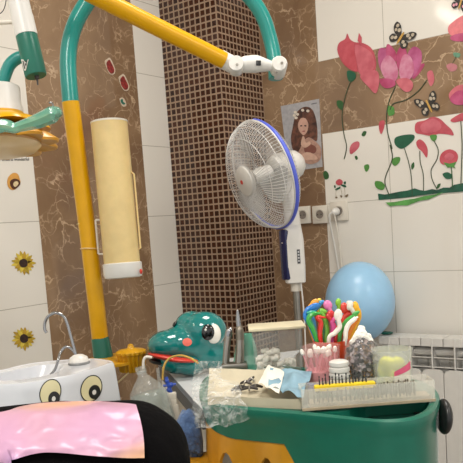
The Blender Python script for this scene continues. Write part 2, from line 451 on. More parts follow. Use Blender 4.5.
# lower row
t = wt('poppy_sticker', 'wide flat coral poppy sticker in the lower row, under the butterfly', 'sticker', WR, 434, 127)
decal('petal', c7((160, 110), (168, 90), (200, 82), (230, 68), (260, 75), (285, 98), (308, 120), (316, 142), (290, 138), (255, 136), (230, 145), (190, 138), (165, 132)), WR, P1, t)
decal('petal', c7((185, 100), (230, 75), (262, 92), (262, 118), (222, 132), (190, 128)), WR, P2, t, .002)
decal('sepal', c7((222, 142), (246, 140), (248, 155), (236, 166), (224, 156)), WR, G2, t, .002)
stem(c7((236, 162), (254, 200), (248, 240), (226, 280), (230, 320), (250, 360)), WR, .0018, SG, t)
decal('leaf', c7((248, 355), (252, 340), (264, 336), (258, 352)), WR, G1, t, .002)
t = wt('seed_pod_sticker', 'dark green seed pod sticker on a thin stem', 'sticker', WR, 404, 141)
decal('pod', c7((78, 170), (84, 150), (120, 140), (155, 140), (157, 158), (130, 185), (108, 196), (88, 188)), WR, G3, t)
stem(c7((118, 194), (135, 250), (146, 310), (150, 388)), WR, .0018, SG, t)
decal('leaf', c7((146, 262), (156, 250), (158, 268), (148, 280)), WR, G1, t, .002)
t = wt('bud_sticker', 'narrow red poppy bud sticker on a thin stem beside the seed pod', 'sticker', WR, 421, 147)
decal('petal', c7((166, 170), (180, 158), (200, 172), (212, 200), (208, 232), (190, 208), (172, 192)), WR, P4, t)
stem(c7((180, 205), (182, 250), (194, 300), (195, 365)), WR, .0018, SG, t)
t = wt('rose_sticker', 'small round red rose sticker in the lower row with toothed sepals', 'sticker', WR, 449, 157)
decal('petal', c7((260, 235), (270, 212), (298, 198), (325, 208), (334, 230), (322, 255), (290, 262), (266, 255)), WR, P4, t)
decal('petal', c7((280, 225), (300, 212), (318, 225), (305, 240), (286, 240)), WR, P2, t, .002)
decal('sepal', c7((275, 250), (300, 256), (328, 248), (318, 266), (325, 275), (306, 268), (292, 272), (286, 264)), WR, G2, t, .0028, smooth=False)
stem(c7((306, 268), (310, 310), (311, 352)), WR, .002, G1, t)
decal('leaf', c7((272, 298), (290, 290), (308, 300), (305, 316), (285, 316)), WR, G3, t, .002)
t = wt('bud_sticker', 'coral bud sticker on a long straight stem at the right edge', 'sticker', WR, 461, 118)
decal('petal', c7((304, 80), (330, 62), (354, 52), (390, 60), (380, 78), (345, 85), (315, 90)), WR, P1, t)
stem(c7((345, 85), (350, 180), (348, 260), (345, 345)), WR, .002, SG, t)
t = wt('bud_sticker', 'lone falling coral petal sticker with two tiny leaves below the leftmost poppy', 'sticker', WR, 354, 148)
c3c = crop(303, 80, 5.79)
decal('petal', c3c((270, 400), (285, 368), (315, 355), (328, 368), (318, 398), (278, 430)), WR, P2, t)
decal('leaf', c3c((340, 315), (352, 296), (368, 300), (360, 322), (346, 326)), WR, G1, t)
decal('leaf', c3c((300, 445), (310, 438), (318, 455), (308, 463)), WR, G1, t)
c5 = crop(303, 160, 5.79)
t = wt('leaf_sticker', 'single green leaf sticker just right of the marble edge above the sockets', 'sticker', WR, 326, 175)
decal('leaf', c5((117, 80), (130, 62), (148, 80), (148, 105), (128, 112)), WR, G1, t)
t = wt('leaf_sticker', 'single green leaf sticker hanging in the middle of white tile', 'sticker', WR, 366, 168)
decal('leaf', c5((355, 32), (378, 25), (384, 45), (370, 68), (358, 58)), WR, G2, t)
t = wt('leaf_sticker', 'pale olive leaf sticker left above the grass strip', 'sticker', WR, 380, 185)
decal('leaf', c5((417, 125), (440, 122), (463, 132), (470, 150), (450, 168), (425, 158)), WR, solid('#7f9a5c'), t, .0016)
t = wt('rose_sticker', 'tiny pink rose sticker with thin dark sprigs above the plug', 'sticker', WR, 339, 188)
decal('petal', c5((192, 122), (210, 110), (228, 120), (228, 138), (208, 147), (192, 138)), WR, P4, t)
for q in (((180, 150), (186, 145), (190, 158), (183, 162)), ((188, 168), (215, 155), (213, 166), (192, 176)), ((218, 142), (245, 145), (250, 158), (230, 154)), ((236, 128), (248, 124), (248, 138), (239, 140))):
    decal('leaf', c5(*q), WR, G3, t)
stem(c5((213, 146), (220, 170), (225, 195), (222, 215)), WR, .0007, solid('#9a8a66'), t)
stem(c5((195, 165), (190, 195), (195, 218)), WR, .0007, solid('#9a8a66'), t)
stem(c5((240, 160), (243, 190), (240, 215)), WR, .0007, solid('#9a8a66'), t)
for q in (((188, 212), (200, 215), (196, 222), (188, 220)), ((215, 205), (228, 208), (222, 218)), ((245, 205), (262, 198), (258, 212), (248, 216))):
    decal('leaf', c5(*q), WR, solid('#7a6a52'), t, .0022)
t = wt('grass_sticker', 'long dark and light green grass strip sticker under the flowers', 'sticker', WR, 420, 195)
decal('dark_grass', c7((12, 376), (40, 380), (70, 374), (100, 368), (130, 364), (160, 355), (180, 362), (200, 365), (230, 358), (250, 362), (275, 352), (300, 352), (320, 340), (380, 330), (380, 366), (300, 372), (250, 376), (180, 384), (110, 394), (60, 398), (15, 402)), WR, solid('#1d5c45', var=.25, scale=25), t, .0022, smooth=False)
decal('light_grass', c7((42, 412), (80, 410), (120, 402), (160, 396), (200, 386), (240, 380), (275, 370), (255, 382), (215, 400), (180, 405), (130, 424), (90, 424), (60, 427)), WR, solid('#5fa351', var=.2, scale=25), t, .0032, smooth=False)
# butterflies
def butterfly(label, cx, cy, s, rot, wing='#2a2522', spot='#b9ab96'):
    t = wt('butterfly_sticker', label, 'sticker', WR, cx, cy, 'butterfly stickers')
    c, sn = math.cos(rot), math.sin(rot)
    T = lambda *ps: [(cx+(a*c-b_*sn)*s, cy+(a*sn+b_*c)*s) for a, b_ in ps]
    for k in (-1, 1):
        decal('wing', T((0, 0), (2*k, -4), (5*k, -8), (9*k, -9), (9.5*k, -5), (7*k, -1), (3*k, .5)), WR, solid(wing), t, .0045)
        decal('wing', T((0, 0), (3*k, .5), (7*k, 1), (8*k, 5), (5*k, 7.5), (2*k, 5)), WR, solid(wing), t, .004)
        for (a, b_, r_) in ((4*k, -4, 1.3), (7*k, -6.5, 1.2), (6.5*k, -3, 1.0), (3.5*k, 2.5, 1.2), (5.8*k, 4, 1.2)):
            decal('wing_spot', T(*[(a+q[0], b_+q[1]) for q in ell(0, 0, r_, r_*1.3, 0, 7)]), WR, solid(spot), t, .0056, th=.0005)
    decal('body', T((-.6, -4), (.6, -4), (.8, 3), (0, 7), (-.8, 3)), WR, solid('#c79a4a'), t, .0062)
butterfly('black and white butterfly sticker perched on top of the lotus', 401, 37, 1.25, .55)
butterfly('black and white butterfly sticker with orange body above the wide poppy', 428.5, 105, 1.2, -.45)
butterfly('butterfly sticker cut off at the top right corner', 460.5, 3, 1.0, .3, spot='#d796a4')

# left wall stickers
def sunflower(label, cx, cy):
    t = wt('sunflower_sticker', label, 'sticker', WL, cx, cy, 'sunflower stickers')
    mt = [solid('#c9ab2e', var=.2), solid('#b8942a'), solid('#d8c04a')]
    for k in range(17):
        a = 2*PI*k/17; L = random.uniform(9.6, 12.5)
        decal('petal', leafp(cx+math.cos(a)*L*.55, cy+math.sin(a)*L*.55, L*.95, 3.9, a), WL, mt[k % 3], t, .001+.0006*(k % 2), th=.0005)
    decal('center', ell(cx, cy, 4.2, 4.4, 0, 12, .06), WL, solid('#3c2418', var=.3), t, .0026)
sunflower('yellow sunflower sticker, upper of the two on the left wall', 23.5, 263)
sunflower('yellow sunflower sticker, lower one beside the chrome tap', 24, 338.5)
t = wt('gem_sticker', 'small orange and brown pebble shaped sticker above the sunflowers', 'sticker', WL, 13.5, 182, 'small stickers on the left wall')
cz = crop(0, 140, 7.717)
decal('shell', cz((55, 330), (65, 285), (100, 255), (135, 262), (152, 300), (155, 340), (110, 384), (70, 372)), WL, solid('#d39a4a'), t)
decal('spot', cz((78, 320), (110, 298), (148, 312), (154, 345), (112, 380), (85, 362)), WL, solid('#4f2a17'), t, .002)
decal('highlight', cz((105, 330), (128, 318), (142, 335), (120, 362), (104, 350)), WL, solid('#dcc69a'), t, .003)
a_, b_ = WL(-7, 161, .0012), WL(31.5, 160.5, .0012)
dx = (b_-a_); m4 = Matrix((dx.normalized(), Vector((0, 0, 1)), dx.normalized().cross(Vector((0, 0, 1))))).transposed().to_4x4(); m4.translation = a_
o = obj('lettering_sticker', text_bm('Your smile is wonderful', dx.length/10.3, m4), solid('#3a3836'), base=a_, smooth=False)
tag(o, 'thin black lettering reading your smile is wonderful across the white tile', 'sticker')
def bug(label, pts, ins, mt):
    cx = sum(p[0] for p in pts)/len(pts); cy = sum(p[1] for p in pts)/len(pts)
    t = wt('bug_sticker', label, 'sticker', WL, cx, cy, 'small stickers on the marble')
    decal('backing', pts, WL, solid('#c9b8a2'), t); decal('print', ins, WL, mt, t, .002)
cb = crop(95, 50, 7.717)
for d_, lb in (((0, 0), 'red insect sticker with white outline, upper one on the marble strip'), ((107, 125), 'red insect sticker with white outline, lower one on the marble strip')):
    q = lambda *ps: cb(*[(x+d_[0], y+d_[1]) for x, y in ps])
    bug(lb, q((75, 85), (92, 70), (112, 60), (135, 95), (155, 150), (148, 185), (122, 190), (100, 165), (82, 120)), q((88, 100), (110, 75), (128, 105), (148, 150), (142, 178), (120, 180), (98, 150), (92, 130)), M.setdefault('bugred', pm('red print', '#9b2f2c', .4, var=.35, scale=160)))
bug('tiny teal comma shaped sticker lowest on the marble strip', cb((190, 375), (215, 368), (235, 395), (240, 430), (215, 436), (195, 405)), cb((198, 385), (212, 378), (218, 400), (234, 412), (222, 422), (203, 408)), solid('#1d6a58'))

# girl poster
cp = crop(275, 95, 5.78)
t = wt('poster', 'glossy poster of a dark haired girl hugging a doll, between fan and flowers', 'poster', WR, 302, 150, '')

def pd(name, pts, mt, lf, **k): decal(name, cp(*pts), WR, mt, t, lf, th=.0005, **k)
decal('sheet', [(280.7, 106.2), (319.2, 98.8), (322.6, 166.8), (288.5, 172)], WR, solid('#a9a7a9', .25), t, .001, smooth=False)
pd('hair', ((92, 250), (102, 190), (112, 140), (130, 95), (165, 70), (200, 72), (225, 100), (240, 155), (246, 220), (240, 268), (205, 250), (170, 290), (130, 330), (102, 312)), pm('printed hair', '#33201c', .4, col2='#6f4636', scale=45), .0018)
pd('face', ((134, 165), (150, 135), (175, 135), (192, 165), (188, 205), (168, 232), (148, 218), (136, 195)), solid('#c49c8a'), .0026)
pd('eye', ((146, 176), (156, 174), (156, 181), (147, 182)), solid('#3b2824'), .0033); pd('eye', ((170, 174), (181, 175), (180, 182), (171, 181)), solid('#3b2824'), .0033)
pd('mouth', ((158, 208), (172, 206), (172, 212), (160, 213)), solid('#94504e'), .0033)
pd('arm', ((128, 345), (150, 300), (165, 265), (195, 245), (225, 262), (262, 300), (268, 350), (250, 385), (200, 400), (150, 380), (120, 370)), solid('#b48d7c', var=.15, scale=90), .0034)
pd('dress', ((170, 300), (205, 285), (235, 300), (235, 330), (200, 345), (175, 335)), solid('#7c4a3f'), .0042)
pd('hand', ((150, 285), (160, 240), (170, 245), (178, 275), (200, 268), (205, 285), (175, 305)), solid('#cba692'), .0048)
pd('hand', ((148, 350), (185, 330), (230, 345), (245, 372), (200, 375), (160, 372)), solid('#cba692'), .0048)
for q in ((118, 100), (112, 118), (130, 112), (122, 132), (160, 88), (190, 92)): pd('hair_flower', ell(q[0], q[1], 9, 8, 0, 7), solid('#d6cbbb'), .0042)
pd('print_mark', ((212, 50), (240, 44), (240, 49), (212, 55)), solid('#5f5d64'), .002)

# wall sockets
def socket(label, cx, cy, wpx, plug=False):
    W = wpx; c = WR(cx, cy); s = W*depth(c)/F*1.12
    t = thing('wall_socket', label, 'socket', c, 'row of wall sockets')
    b = BM(); box(b, (c.x, YR-.006, c.z), (s, .011, s*1.02), bev=.003); obj('cover_plate', b, M['offwhite'], t)
    b = BM(); lathe(b, [(.021, 0), (.024, .0), (.024, .003), (.021, .003), (.019, -.004), (.0, -.004)][1:], (c.x, YR-.0122, c.z), (0, -1, 0), 24, cap=False); obj('socket_ring', b, M['offwhite'], t)
    b = BM(); lathe(b, [(.0175, 0), (.0175, .0022)], (c.x, YR-.0118, c.z), (0, -1, 0), 20); obj('socket_recess', b, solid('#847a70'), t)
    for k in (-1, 1):
        b = BM(); lathe(b, [(.0028, 0), (.0028, .001)], (c.x+k*.0085, YR-.0142, c.z), (0, -1, 0), 8); obj('pin_hole', b, M['black'], t)
    return c
socket('white wall socket at left of the row, half behind the fan', 304, 215, 15)
socket('empty white wall socket in the middle of the row', 321, 214.5, 15.5)
c = socket('white wall socket at right of the row with the plug in', 340, 211, 17)
t = thing('power_plug', 'white power plug with cable hanging down the wall from the right socket', 'plug', (c.x, YR-.03, c.z))
b = BM(); lathe(b, [(.014, 0), (.017, .004), (.016, .022), (.009, .034), (.004, .036)], (c.x-.004, YR-.0155, c.z), (-.25, -1, -.15), 18); obj('plug_body', b, M['white'], t)
b = BM(); tube(b, [(c.x-.012, YR-.05, c.z-.004), (c.x-.026, YR-.052, c.z-.02), (c.x-.03, YR-.03, c.z-.08), (c.x-.022, YR-.012, c.z-.2), (c.x-.01, YR-.01, c.z-.34), (c.x-.01, YR-.01, c.z-.7), (c.x-.03, YR-.012, .25)], .0042, 8); obj('cable', b, M['white'], t)
b = BM(); tube(b, [(c.x-.004, YR-.05, c.z-.01), (c.x-.004, YR-.035, c.z-.05), (c.x-.002, YR-.012, c.z-.2), (c.x+.006, YR-.01, c.z-.5), (c.x+.01, YR-.01, .3)], .0035, 8); obj('cable', b, M['offwhite'], t)

# ------------------------------------------------------------------ radiator
RF = YR-.14                                     # front plane of the sections
rt = hitY(440, 338.5, RF).z; PW = .0885; x0 = hitY(399.3, 345, RF).x-PW
t = thing('radiator', 'white sectional radiator on the right wall below the flowers', 'radiator', (x0, RF, rt-.57))
def section(x):
    b = BM(); w = PW-.003
    box(b, (x, RF+.045, rt-.003), (w, .09, .006), bev=.002)                  # top cap
    box(b, (x, RF+.047, rt-.285), (.006, .086, .55))                         # web
    box(b, (x, RF+.003, rt-.018), (w, .006, .03), bev=.001)                  # front lip
    for dz, d in ((.075, .006), (.112, .004)):                 # louvre fins
        b2 = [(x-w/2, RF+d+.03, rt-dz-.012), (x+w/2, RF+d+.03, rt-dz-.012), (x+w/2, RF+d, rt-dz), (x-w/2, RF+d, rt-dz)]
        prism(b, b2, Vector((0, .0, -.004)))
    pts = [(x-w/2, rt-.565), (x+w/2, rt-.565), (x+w/2, rt-.138), (x+w/2-.008, rt-.127), (x+w/2-.02, rt-.123), (x-w/2+.02, rt-.123), (x-w/2+.008, rt-.127), (x-w/2, rt-.138)]
    prism(b, [(a, RF-.004, z) for a, z in pts], Vector((0, .008, 0)))        # front plate
    box(b, (x, RF+.004, rt-.06), (.006, .012, .12), bev=.001)               # front post
    box(b, (x, RF+.075, rt-.285), (w, .012, .56))                            # rear plate
    tube(b, [(x-PW/2, RF+.045, rt-.06), (x+PW/2, RF+.045, rt-.06)], .018, 12, smooth=False)
    tube(b, [(x-PW/2, RF+.045, rt-.53), (x+PW/2, RF+.045, rt-.53)], .018, 12, smooth=False)
    return b
s0 = obj('section', section(x0+PW/2), M['rad'], t, smooth=False)
for k in range(1, 9):
    s = s0.copy(); COL.objects.link(s); s.parent = t; s.location = (PW*k, 0, 0)
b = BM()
for k in range(10): box(b, (x0+PW*k, RF+.05, rt-.016), (.0016, .08, .020))  # dark slivers put in as the shade between sections, not bracket parts
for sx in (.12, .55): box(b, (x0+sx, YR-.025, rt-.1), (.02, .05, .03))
obj('bracket', b, M['rad_gap_shade_bracket'], t, smooth=False)
# small green item on the radiator top
p = hitY(386, 335, RF+.05); b = BM(); ball(b, (p.x, RF+.05, rt+.006), (.03, .02, .0065)); lathe(b, [(.012, 0), (.02, .006)], (p.x, RF+.05, rt+.0005), seg=14)
tag(obj('sponge_cap', b, M['tealgreen'], base=(p.x, RF+.05, rt)), 'small flat green cap lying on the radiator top by the balloon', 'cap')

# ------------------------------------------------------------------ balloon
d = ray(360, 302); w = (YR-.155)/d.y; c = EYE+d*w; px = w/F
t = thing('balloon', 'pale blue round balloon leaning on the wall behind the spoons', 'balloon', c-Vector((0, 0, 42*px)))
b = BM(); v = ball(b, c, (34.5*px, 34.5*px, 40.5*px), seg=36, rg=24)
for q in v:
    k = (q.co.z-c.z)/(40*px)
    if k < 0: q.co.x = c.x+(q.co.x-c.x)*(1-.10*k*k); q.co.y = c.y+(q.co.y-c.y)*(1-.10*k*k)
obj('balloon_skin', b, M['balloon'], t)
b = BM(); lathe(b, [(.003, .012), (.004, .004), (.009, -.006), (.010, -.009)], c-Vector((0, 0, 41.5*px)), seg=12); obj('knot', b, M['balloon'], t)

# ------------------------------------------------------------------ pedestal fan
FWD = 2.6; RC = at(263, 175, FWD); px = FWD/F
NV = (-ray(263, 175).normalized()*.43 + (-RT*.945-UP*.326)*.9).normalized()
xd = Vector((0, 0, 1)); FX, FY, FZ = basis(NV, xd)
RR = .2
bp = at(295.6, 285, 2.66); PX, PY = bp.x, bp.y
t = thing('pedestal_fan', 'white pedestal fan with a blue rim turned toward the left', 'fan', (PX, PY, 0))
def fp(a, r, h): return RC + (FX*math.cos(a)+FY*math.sin(a))*r + FZ*h
aR = math.atan2(RT.dot(FY), RT.dot(FX))
b = BM(); tube(b, [fp(aR+math.radians(-112+224*k/60), RR+.002, -.004) for k in range(61)], [.003, .0072, .0082, .0082, .0082, .0072, .003], 10, smooth=False); obj('rim', b, M['rimblue'], t)
b = BM(); tube(b, [fp(2*PI*k/64, RR, .004) for k in range(65)], .0038, 8, smooth=False, cap=False); obj('guard_ring', b, M['fanwire'], t)
b = BM()
NW = 96
for k in range(NW):
    a = 2*PI*k/NW
    tube(b, [fp(a, .045, .078), fp(a+.05, .10, .076), fp(a+.1, .155, .062), fp(a+.12, .188, .035), fp(a+.12, RR, .004)], .0009, 4, 3, cap=False)
for r_, h_ in ((.15, .064), (.189, .034)):
    tube(b, [fp(2*PI*k/60, r_, h_) for k in range(61)], .0012, 5, smooth=False, cap=False)
obj('front_guard', b, M['fanwire'], t)
b = BM()
for k in range(NW):
    a = 2*PI*k/NW
    tube(b, [fp(a, .06, -.06), fp(a, .13, -.055), fp(a, .18, -.035), fp(a, RR, -.004)], .0009, 4, 3, cap=False)
for r_, h_ in ((.10, -.058), (.16, -.046)):
    tube(b, [fp(2*PI*k/60, r_, h_) for k in range(61)], .0012, 5, smooth=False, cap=False)
obj('rear_guard', b, M['fanwire'], t)
b = BM(); lathe(b, [(.0, .094), (.035, .092), (.053, .084), (.057, .075), (.053, .068), (.0, .068)], RC, FZ, 32); hb = obj('guard_badge', b, M['white'], t)
b = BM(); lathe(b, [(.009, .0936), (.009, .0946)], RC, FZ, 6, cap=True); obj('logo_mark', b, M['red'], hb)
b = BM(); lathe(b, [(.03, -.03), (.032, .02), (.026, .045), (.01, .052), (.0, .052)], RC, FZ, 28); obj('hub', b, M['white'], t)
for k in range(3):
    b = BM(); rows = []
    for i in range(8):
        r_ = .03+.145*i/7; wd_ = .35+.75*math.sin(PI*min(1, i/7*.75+.12)); a0 = 2*PI*k/3+.25*i/7
        rows.append([fp(a0+wd_*(j/6-.5), r_, .02-.035*(j/6-.5)) for j in range(7)])
    skin(b, rows, cap=False, close=False); thick(b, .002); obj('blade', b, M['blade'], t)
b = BM(); lathe(b, [(.03, -.04), (.052, -.05), (.058, -.065), (.058, -.10), (.055, -.13), (.050, -.152), (.036, -.168), (.016, -.174), (.0, -.175)], RC, FZ, 32); mh = obj('motor_housing', b, M['white'], t)
for h_ in (-.075, -.088, -.1):
    b = BM(); lathe(b, [(.0585, h_-.002), (.0592, h_), (.0585, h_+.002)], RC, FZ, 32, cap=False); obj('groove', b, M['offwhite'], mh)
mt_ = at(294, 206, 2.66)
b = BM(); tube(b, [RC-FZ*.10+Vector((0, 0, -.025)), at(290.5, 205, 2.645), at(292.3, 222, 2.65), at(292.8, 234, 2.66)], [.034, .028, .03, .036], 16, 6); obj('neck', b, M['white'], t)
fx = Vector((RT.x, RT.y, 0)).normalized(); fy = Vector((-fx.y, fx.x, 0))
fm = Matrix((fx, fy, Vector((0, 0, 1)))).transposed()
ct, cbm = at(292, 225, 2.66), at(295.5, 283, 2.66)
hgt = ct.z-cbm.z
b = BM(); rings = []
for zz, hw, hd in ((0, .030, .03), (.004, .036, .036), (.3*hgt, .038, .04), (.75*hgt, .037, .04), (hgt, .03, .034)):
    cc = Vector((PX, PY, cbm.z+zz)); rings.append([cc + fm @ Vector((hw*max(-1, min(1, 1.25*math.cos(a))), hd*max(-1, min(1, 1.25*math.sin(a))), 0)) for a in [2*PI*k/32 for k in range(32)]])
skin(b, rings); cbx = obj('control_box', b, M['white'], t)
b = BM(); cc = Vector((PX, PY, cbm.z+.5*hgt))
lf = (fm @ Vector((-.88, -.475, 0))).normalized()
pm3 = Matrix((fm @ Vector((.475, -.88, 0)), lf, Vector((0, 0, 1)))).transposed()
box(b, cc+lf*.038, (.046, .02, hgt*.86), pm3, bev=.007); cpn = obj('control_panel', b, M['navy'], cbx)
b = BM()
box(b, cc+lf*.0482+Vector((0, 0, .045)), (.007, .001, .004), pm3)
obj('button', b, M['offwhite'], cbx)
b = BM()
box(b, cc+(fm @ Vector((.014, -.0405, -.008))), (.011, .002, .052), fm); pl_ = obj('brand_plate', b, solid('#3c3c40'), cbx, smooth=False)
b = BM()
for k in range(4): box(b, cc+(fm @ Vector((.014, -.042, -.024+.011*k))), (.006, .001, .006), fm)
obj('plate_lettering', b, solid('#c8c8c8'), cbx, smooth=False)
b = BM(); tube(b, [(PX, PY, cbm.z+.002), (PX, PY, cbm.z-.03)], .019, 16, smooth=False); obj('pole_collar', b, M['offwhite'], t)
b = BM(); tube(b, [(PX, PY, cbm.z-.02), (PX, PY, .04)], .0125, 16, smooth=False); obj('pole', b, M['steel'], t)
b = BM(); lathe(b, [(.19, .001), (.195, .01), (.17, .025), (.05, .045), (.02, .07)], (PX, PY, 0), seg=32); obj('base', b, M['white'], t)
b = BM(); tube(b, [(PX+.03, PY-.01, cbm.z), (PX+.035, PY-.01, cbm.z-.15), (PX+.03, PY-.01, cbm.z-.5), (PX+.03, PY+.05, .05)], .003, 6); obj('power_cord', b, M['white'], t)

# ------------------------------------------------------------------ lamp arm: pole, arch, joint, yellow arm
AB = at(103, 352, 1.98)
t = LARM = thing('lamp_arm', 'yellow and teal tubular lamp arm arching over the room, ruffled yellow shelf at its foot', 'lamp arm', (AB.x, AB.y, 0))
b = BM(); tube(b, [at(70.5, 102, 1.9), at(79, 165, 1.92), at(90.5, 255, 1.95), at(100.5, 342, 1.98)], .0232, 20, 4); obj('pole', b, M['yellow'], t)
b = BM(); tube(b, [at(100, 338, 1.98), at(103.5, 358, 1.98)], [.0245, .0275], 20, smooth=False); obj('collar', b, M['tealgreen'], t)
b = BM(); tube(b, [at(103.5, 357, 1.98), (AB.x, AB.y, .3), (AB.x, AB.y, .02)], .03, 20, smooth=False); obj('floor_post', b, M['white'], t)
b = BM(); tube(b, [at(70.6, 103, 1.9), at(68, 62, 1.9), at(72, 33, 1.9), at(83, 9, 1.9), at(100, -12, 1.9), at(135, -32, 1.91), at(180, -38, 1.93), at(222, -26, 1.95), at(245, -8, 1.96), at(262, 15, 1.97), at(271, 42, 1.98), at(275, 64, 1.98), at(275.5, 79, 1.98)], [.0222, .0218, .0215, .021, .021, .0205, .0205, .02], 20, 8); obj('arch', b, M['teal'], t)
b = BM(); tube(b, [at(224, 60.5, 1.9), at(150, 23.5, 1.82), at(80, -12, 1.74), at(0, -52, 1.62), at(-60, -82, 1.52)], .0222, 20, 4); obj('swing_arm', b, M['yellow'], t)
b = BM()
tube(b, [at(220, 58.5, 1.9), at(232, 64.5, 1.91)], [.0235, .0225], 20, smooth=False)
j = obj('elbow_joint', b, M['white'], t)
b = BM(); q = at(236, 66, 1.9); lathe(b, [(.0, -.024), (.019, -.024), (.0215, -.02), (.0215, .02), (.019, .024), (.0, .024)], q, -FW, 28); 
obj('hinge', b, M['white'], j)
b = BM(); tube(b, [at(238, 66, 1.9), at(246, 64.5, 1.91), at(256, 64, 1.915), at(264, 65, 1.92), at(272, 66, 1.925), at(279, 66, 1.925)], [.016, .0225, .023, .018, .0125, .0125], 20, 5); obj('link', b, M['white'], j)
b = BM(); q = at(279, 66, 1.93); lathe(b, [(.0, -.055), (.018, -.055), (.022, -.05), (.022, .016), (.018, .021), (.0, .021)], q, -FW, 28); obj('hinge', b, M['white'], j)
for (x, y, w_, r_) in ((237, 64.5, 1.873, .0035), (282, 63, 1.906, .004), (277, 72, 1.905, .003)):
    b = BM(); lathe(b, [(r_, 0), (r_*.8, .003)], at(x, y, w_), -FW, 12); obj('screw', b, M['steel'], j)
b = BM(); box(b, at(258.5, 63, 1.893), (.0135, .0135, .006), m.to_3x3(), bev=.002); obj('square_hole_dark', b, M['black'], j)  # black block stands for the darkness inside a square hole

# ------------------------------------------------------------------ paper cup dispenser on the pole
A, B = at(109, 122, 1.9), at(123.5, 278, 1.93); ax = (B-A).normalized(); Ln = (B-A).length
t = thing('cup_dispenser', 'long cream tube cup dispenser strapped to the yellow pole', 'cup dispenser', B)
b = BM(); lathe(b, [(.0, .003), (.046, .003), (.049, .0), (.049, Ln*.9), (.046, Ln*.9), (.046, .01)], A, ax, 36, cap=False); obj('tube', b, M['cream'], t)
b = BM(); lathe(b, [(.047, -.002), (.0495, -.001), (.0495, .003), (.047, .004)], A, ax, 36); obj('top_rim', b, M['offwhite'], t)
b = BM(); lathe(b, [(.0495, Ln*.9), (.053, Ln*.905), (.053, Ln*.975), (.05, Ln*.995), (.042, Ln), (.040, Ln*.96)], A, ax, 36); obj('bottom_ring', b, M['white'], t)
b = BM(); ball(b, at(141, 271.5, 1.9), (.004, .004, .007)); obj('red_mark', b, M['red'], t)
b = BM()
q = [at(95.5, 220, 1.93), at(101.5, 220, 1.93), at(105, 254, 1.935), at(98.5, 254, 1.935)]
for k in range(4): tube(b, [q[k], q[(k+1) % 4]], .0028, 6, smooth=False)
obj('bracket', b, M['offwhite'], t)
b = BM(); tube(b, [at(131, 172, 1.9), at(134, 174, 1.9), at(140.5, 248, 1.92), at(137, 250, 1.92)], .0026, 6, smooth=False); obj('wire_rail', b, M['cream'], t)
for (y, xc) in ((224.5, 86.5), (249, 89.8)):
    b = BM(); c0 = at(xc, y, 1.945)
    loop = []
    for k in range(25):
        a = 2*PI*k/24; loop.append(c0 + RT*.0252*math.cos(a) + FW*.0252*math.sin(a))
    tube(b, loop, .0016, 6, smooth=False); tube(b, [c0+RT*.0252, at(101, y, 1.935)], .0016, 6, smooth=False)
    obj('cable_tie', b, M['cream'], t)

# ------------------------------------------------------------------ operatory lamp with flower shade (top left)
W0 = 1.2
lc = at(-5, 144.5, W0)
t = thing('flower_lamp', 'flower shaped dental lamp with orange petals and translucent green handle', 'lamp', lc)
b = BM()
k0 = []
for k in range(96):
    a = 2*PI*k/96; pr = .083+.026*abs(math.cos(a*5.5))**.7
    k0.append((a, pr))
nl = (Vector((0, 0, -1)) - FW*.10 + RT*.02).normalized()
LX, LY, LZ = basis(nl, RT)
rg = []
for s_, h_ in ((.3, -.026), (.7, -.022), (.85, -.012), (1, .0), (.985, .004), (.8, .0), (.3, .0)):
    rg.append([lc + (LX*math.cos(a)+LY*math.sin(a))*(pr if s_ > .8 else .1)*s_ + LZ*h_ for a, pr in k0])
skin(b, rg); obj('flower_shade', b, pm('amber petal plastic', '#c58a1c', .35), t)
b = BM(); rg = []
for s_, h_ in ((.35, -.048), (.7, -.04), (.92, -.03), (.96, -.024), (.7, -.026)):
    rg.append([lc + (LX*math.cos(a+.28)+LY*math.sin(a+.28))*.088*(1+.12*abs(math.cos((a)*5.5)))*s_ + LZ*h_ for a, pr in k0])
skin(b, rg); obj('upper_petals', b, M['yellow'], t)
b = BM(); lathe(b, [(.074, -.004), (.076, .004), (.067, .012), (.04, .018), (.0, .020)], lc, LZ, 40); obj('lens', b, pm('frosted lens', '#f0cf9e', .3, coat=.3, var=.06, scale=14), t)
b = BM(); lathe(b, [(.030, -.092), (.034, -.090), (.0345, -.084), (.034, -.06), (.036, -.055), (.036, -.03)], at(4, 141, W0), LZ, 30); nk = obj('neck', b, M['white'], t)
b = BM(); lathe(b, [(.0365, -.046), (.0385, -.043), (.0385, -.036)], at(4, 141, W0), LZ, 30); obj('neck_glow_ring', b, M['yellow2'], nk)  # yellow ring paints the warm glow at the neck's foot
b = BM(); tube(b, [at(-30, 138, 1.09), at(0, 126, 1.09), at(14, 128, 1.09), at(20, 126.5, 1.09), at(38, 121, 1.09), at(52, 115, 1.09), at(57.5, 115.5, 1.09), at(59, 117, 1.09)], [.010, .0105, .008, .008, .0115, .0130, .0118, .004], 8, 6); hd = obj('handle', b, M['tealclear'], t)
b = BM(); tube(b, [at(18, 126.5, 1.09), at(50, 116.5, 1.09)], [.004, .0055], 8, smooth=False); obj('handle_core', b, solid('#b8b06a'), hd)
b = BM(); tube(b, [at(49, 103, 1.1), at(51, 102.5, 1.1), at(53, 105, 1.1), at(52.5, 111, 1.1)], .0014, 8); obj('hook', b, M['chrome'], t)
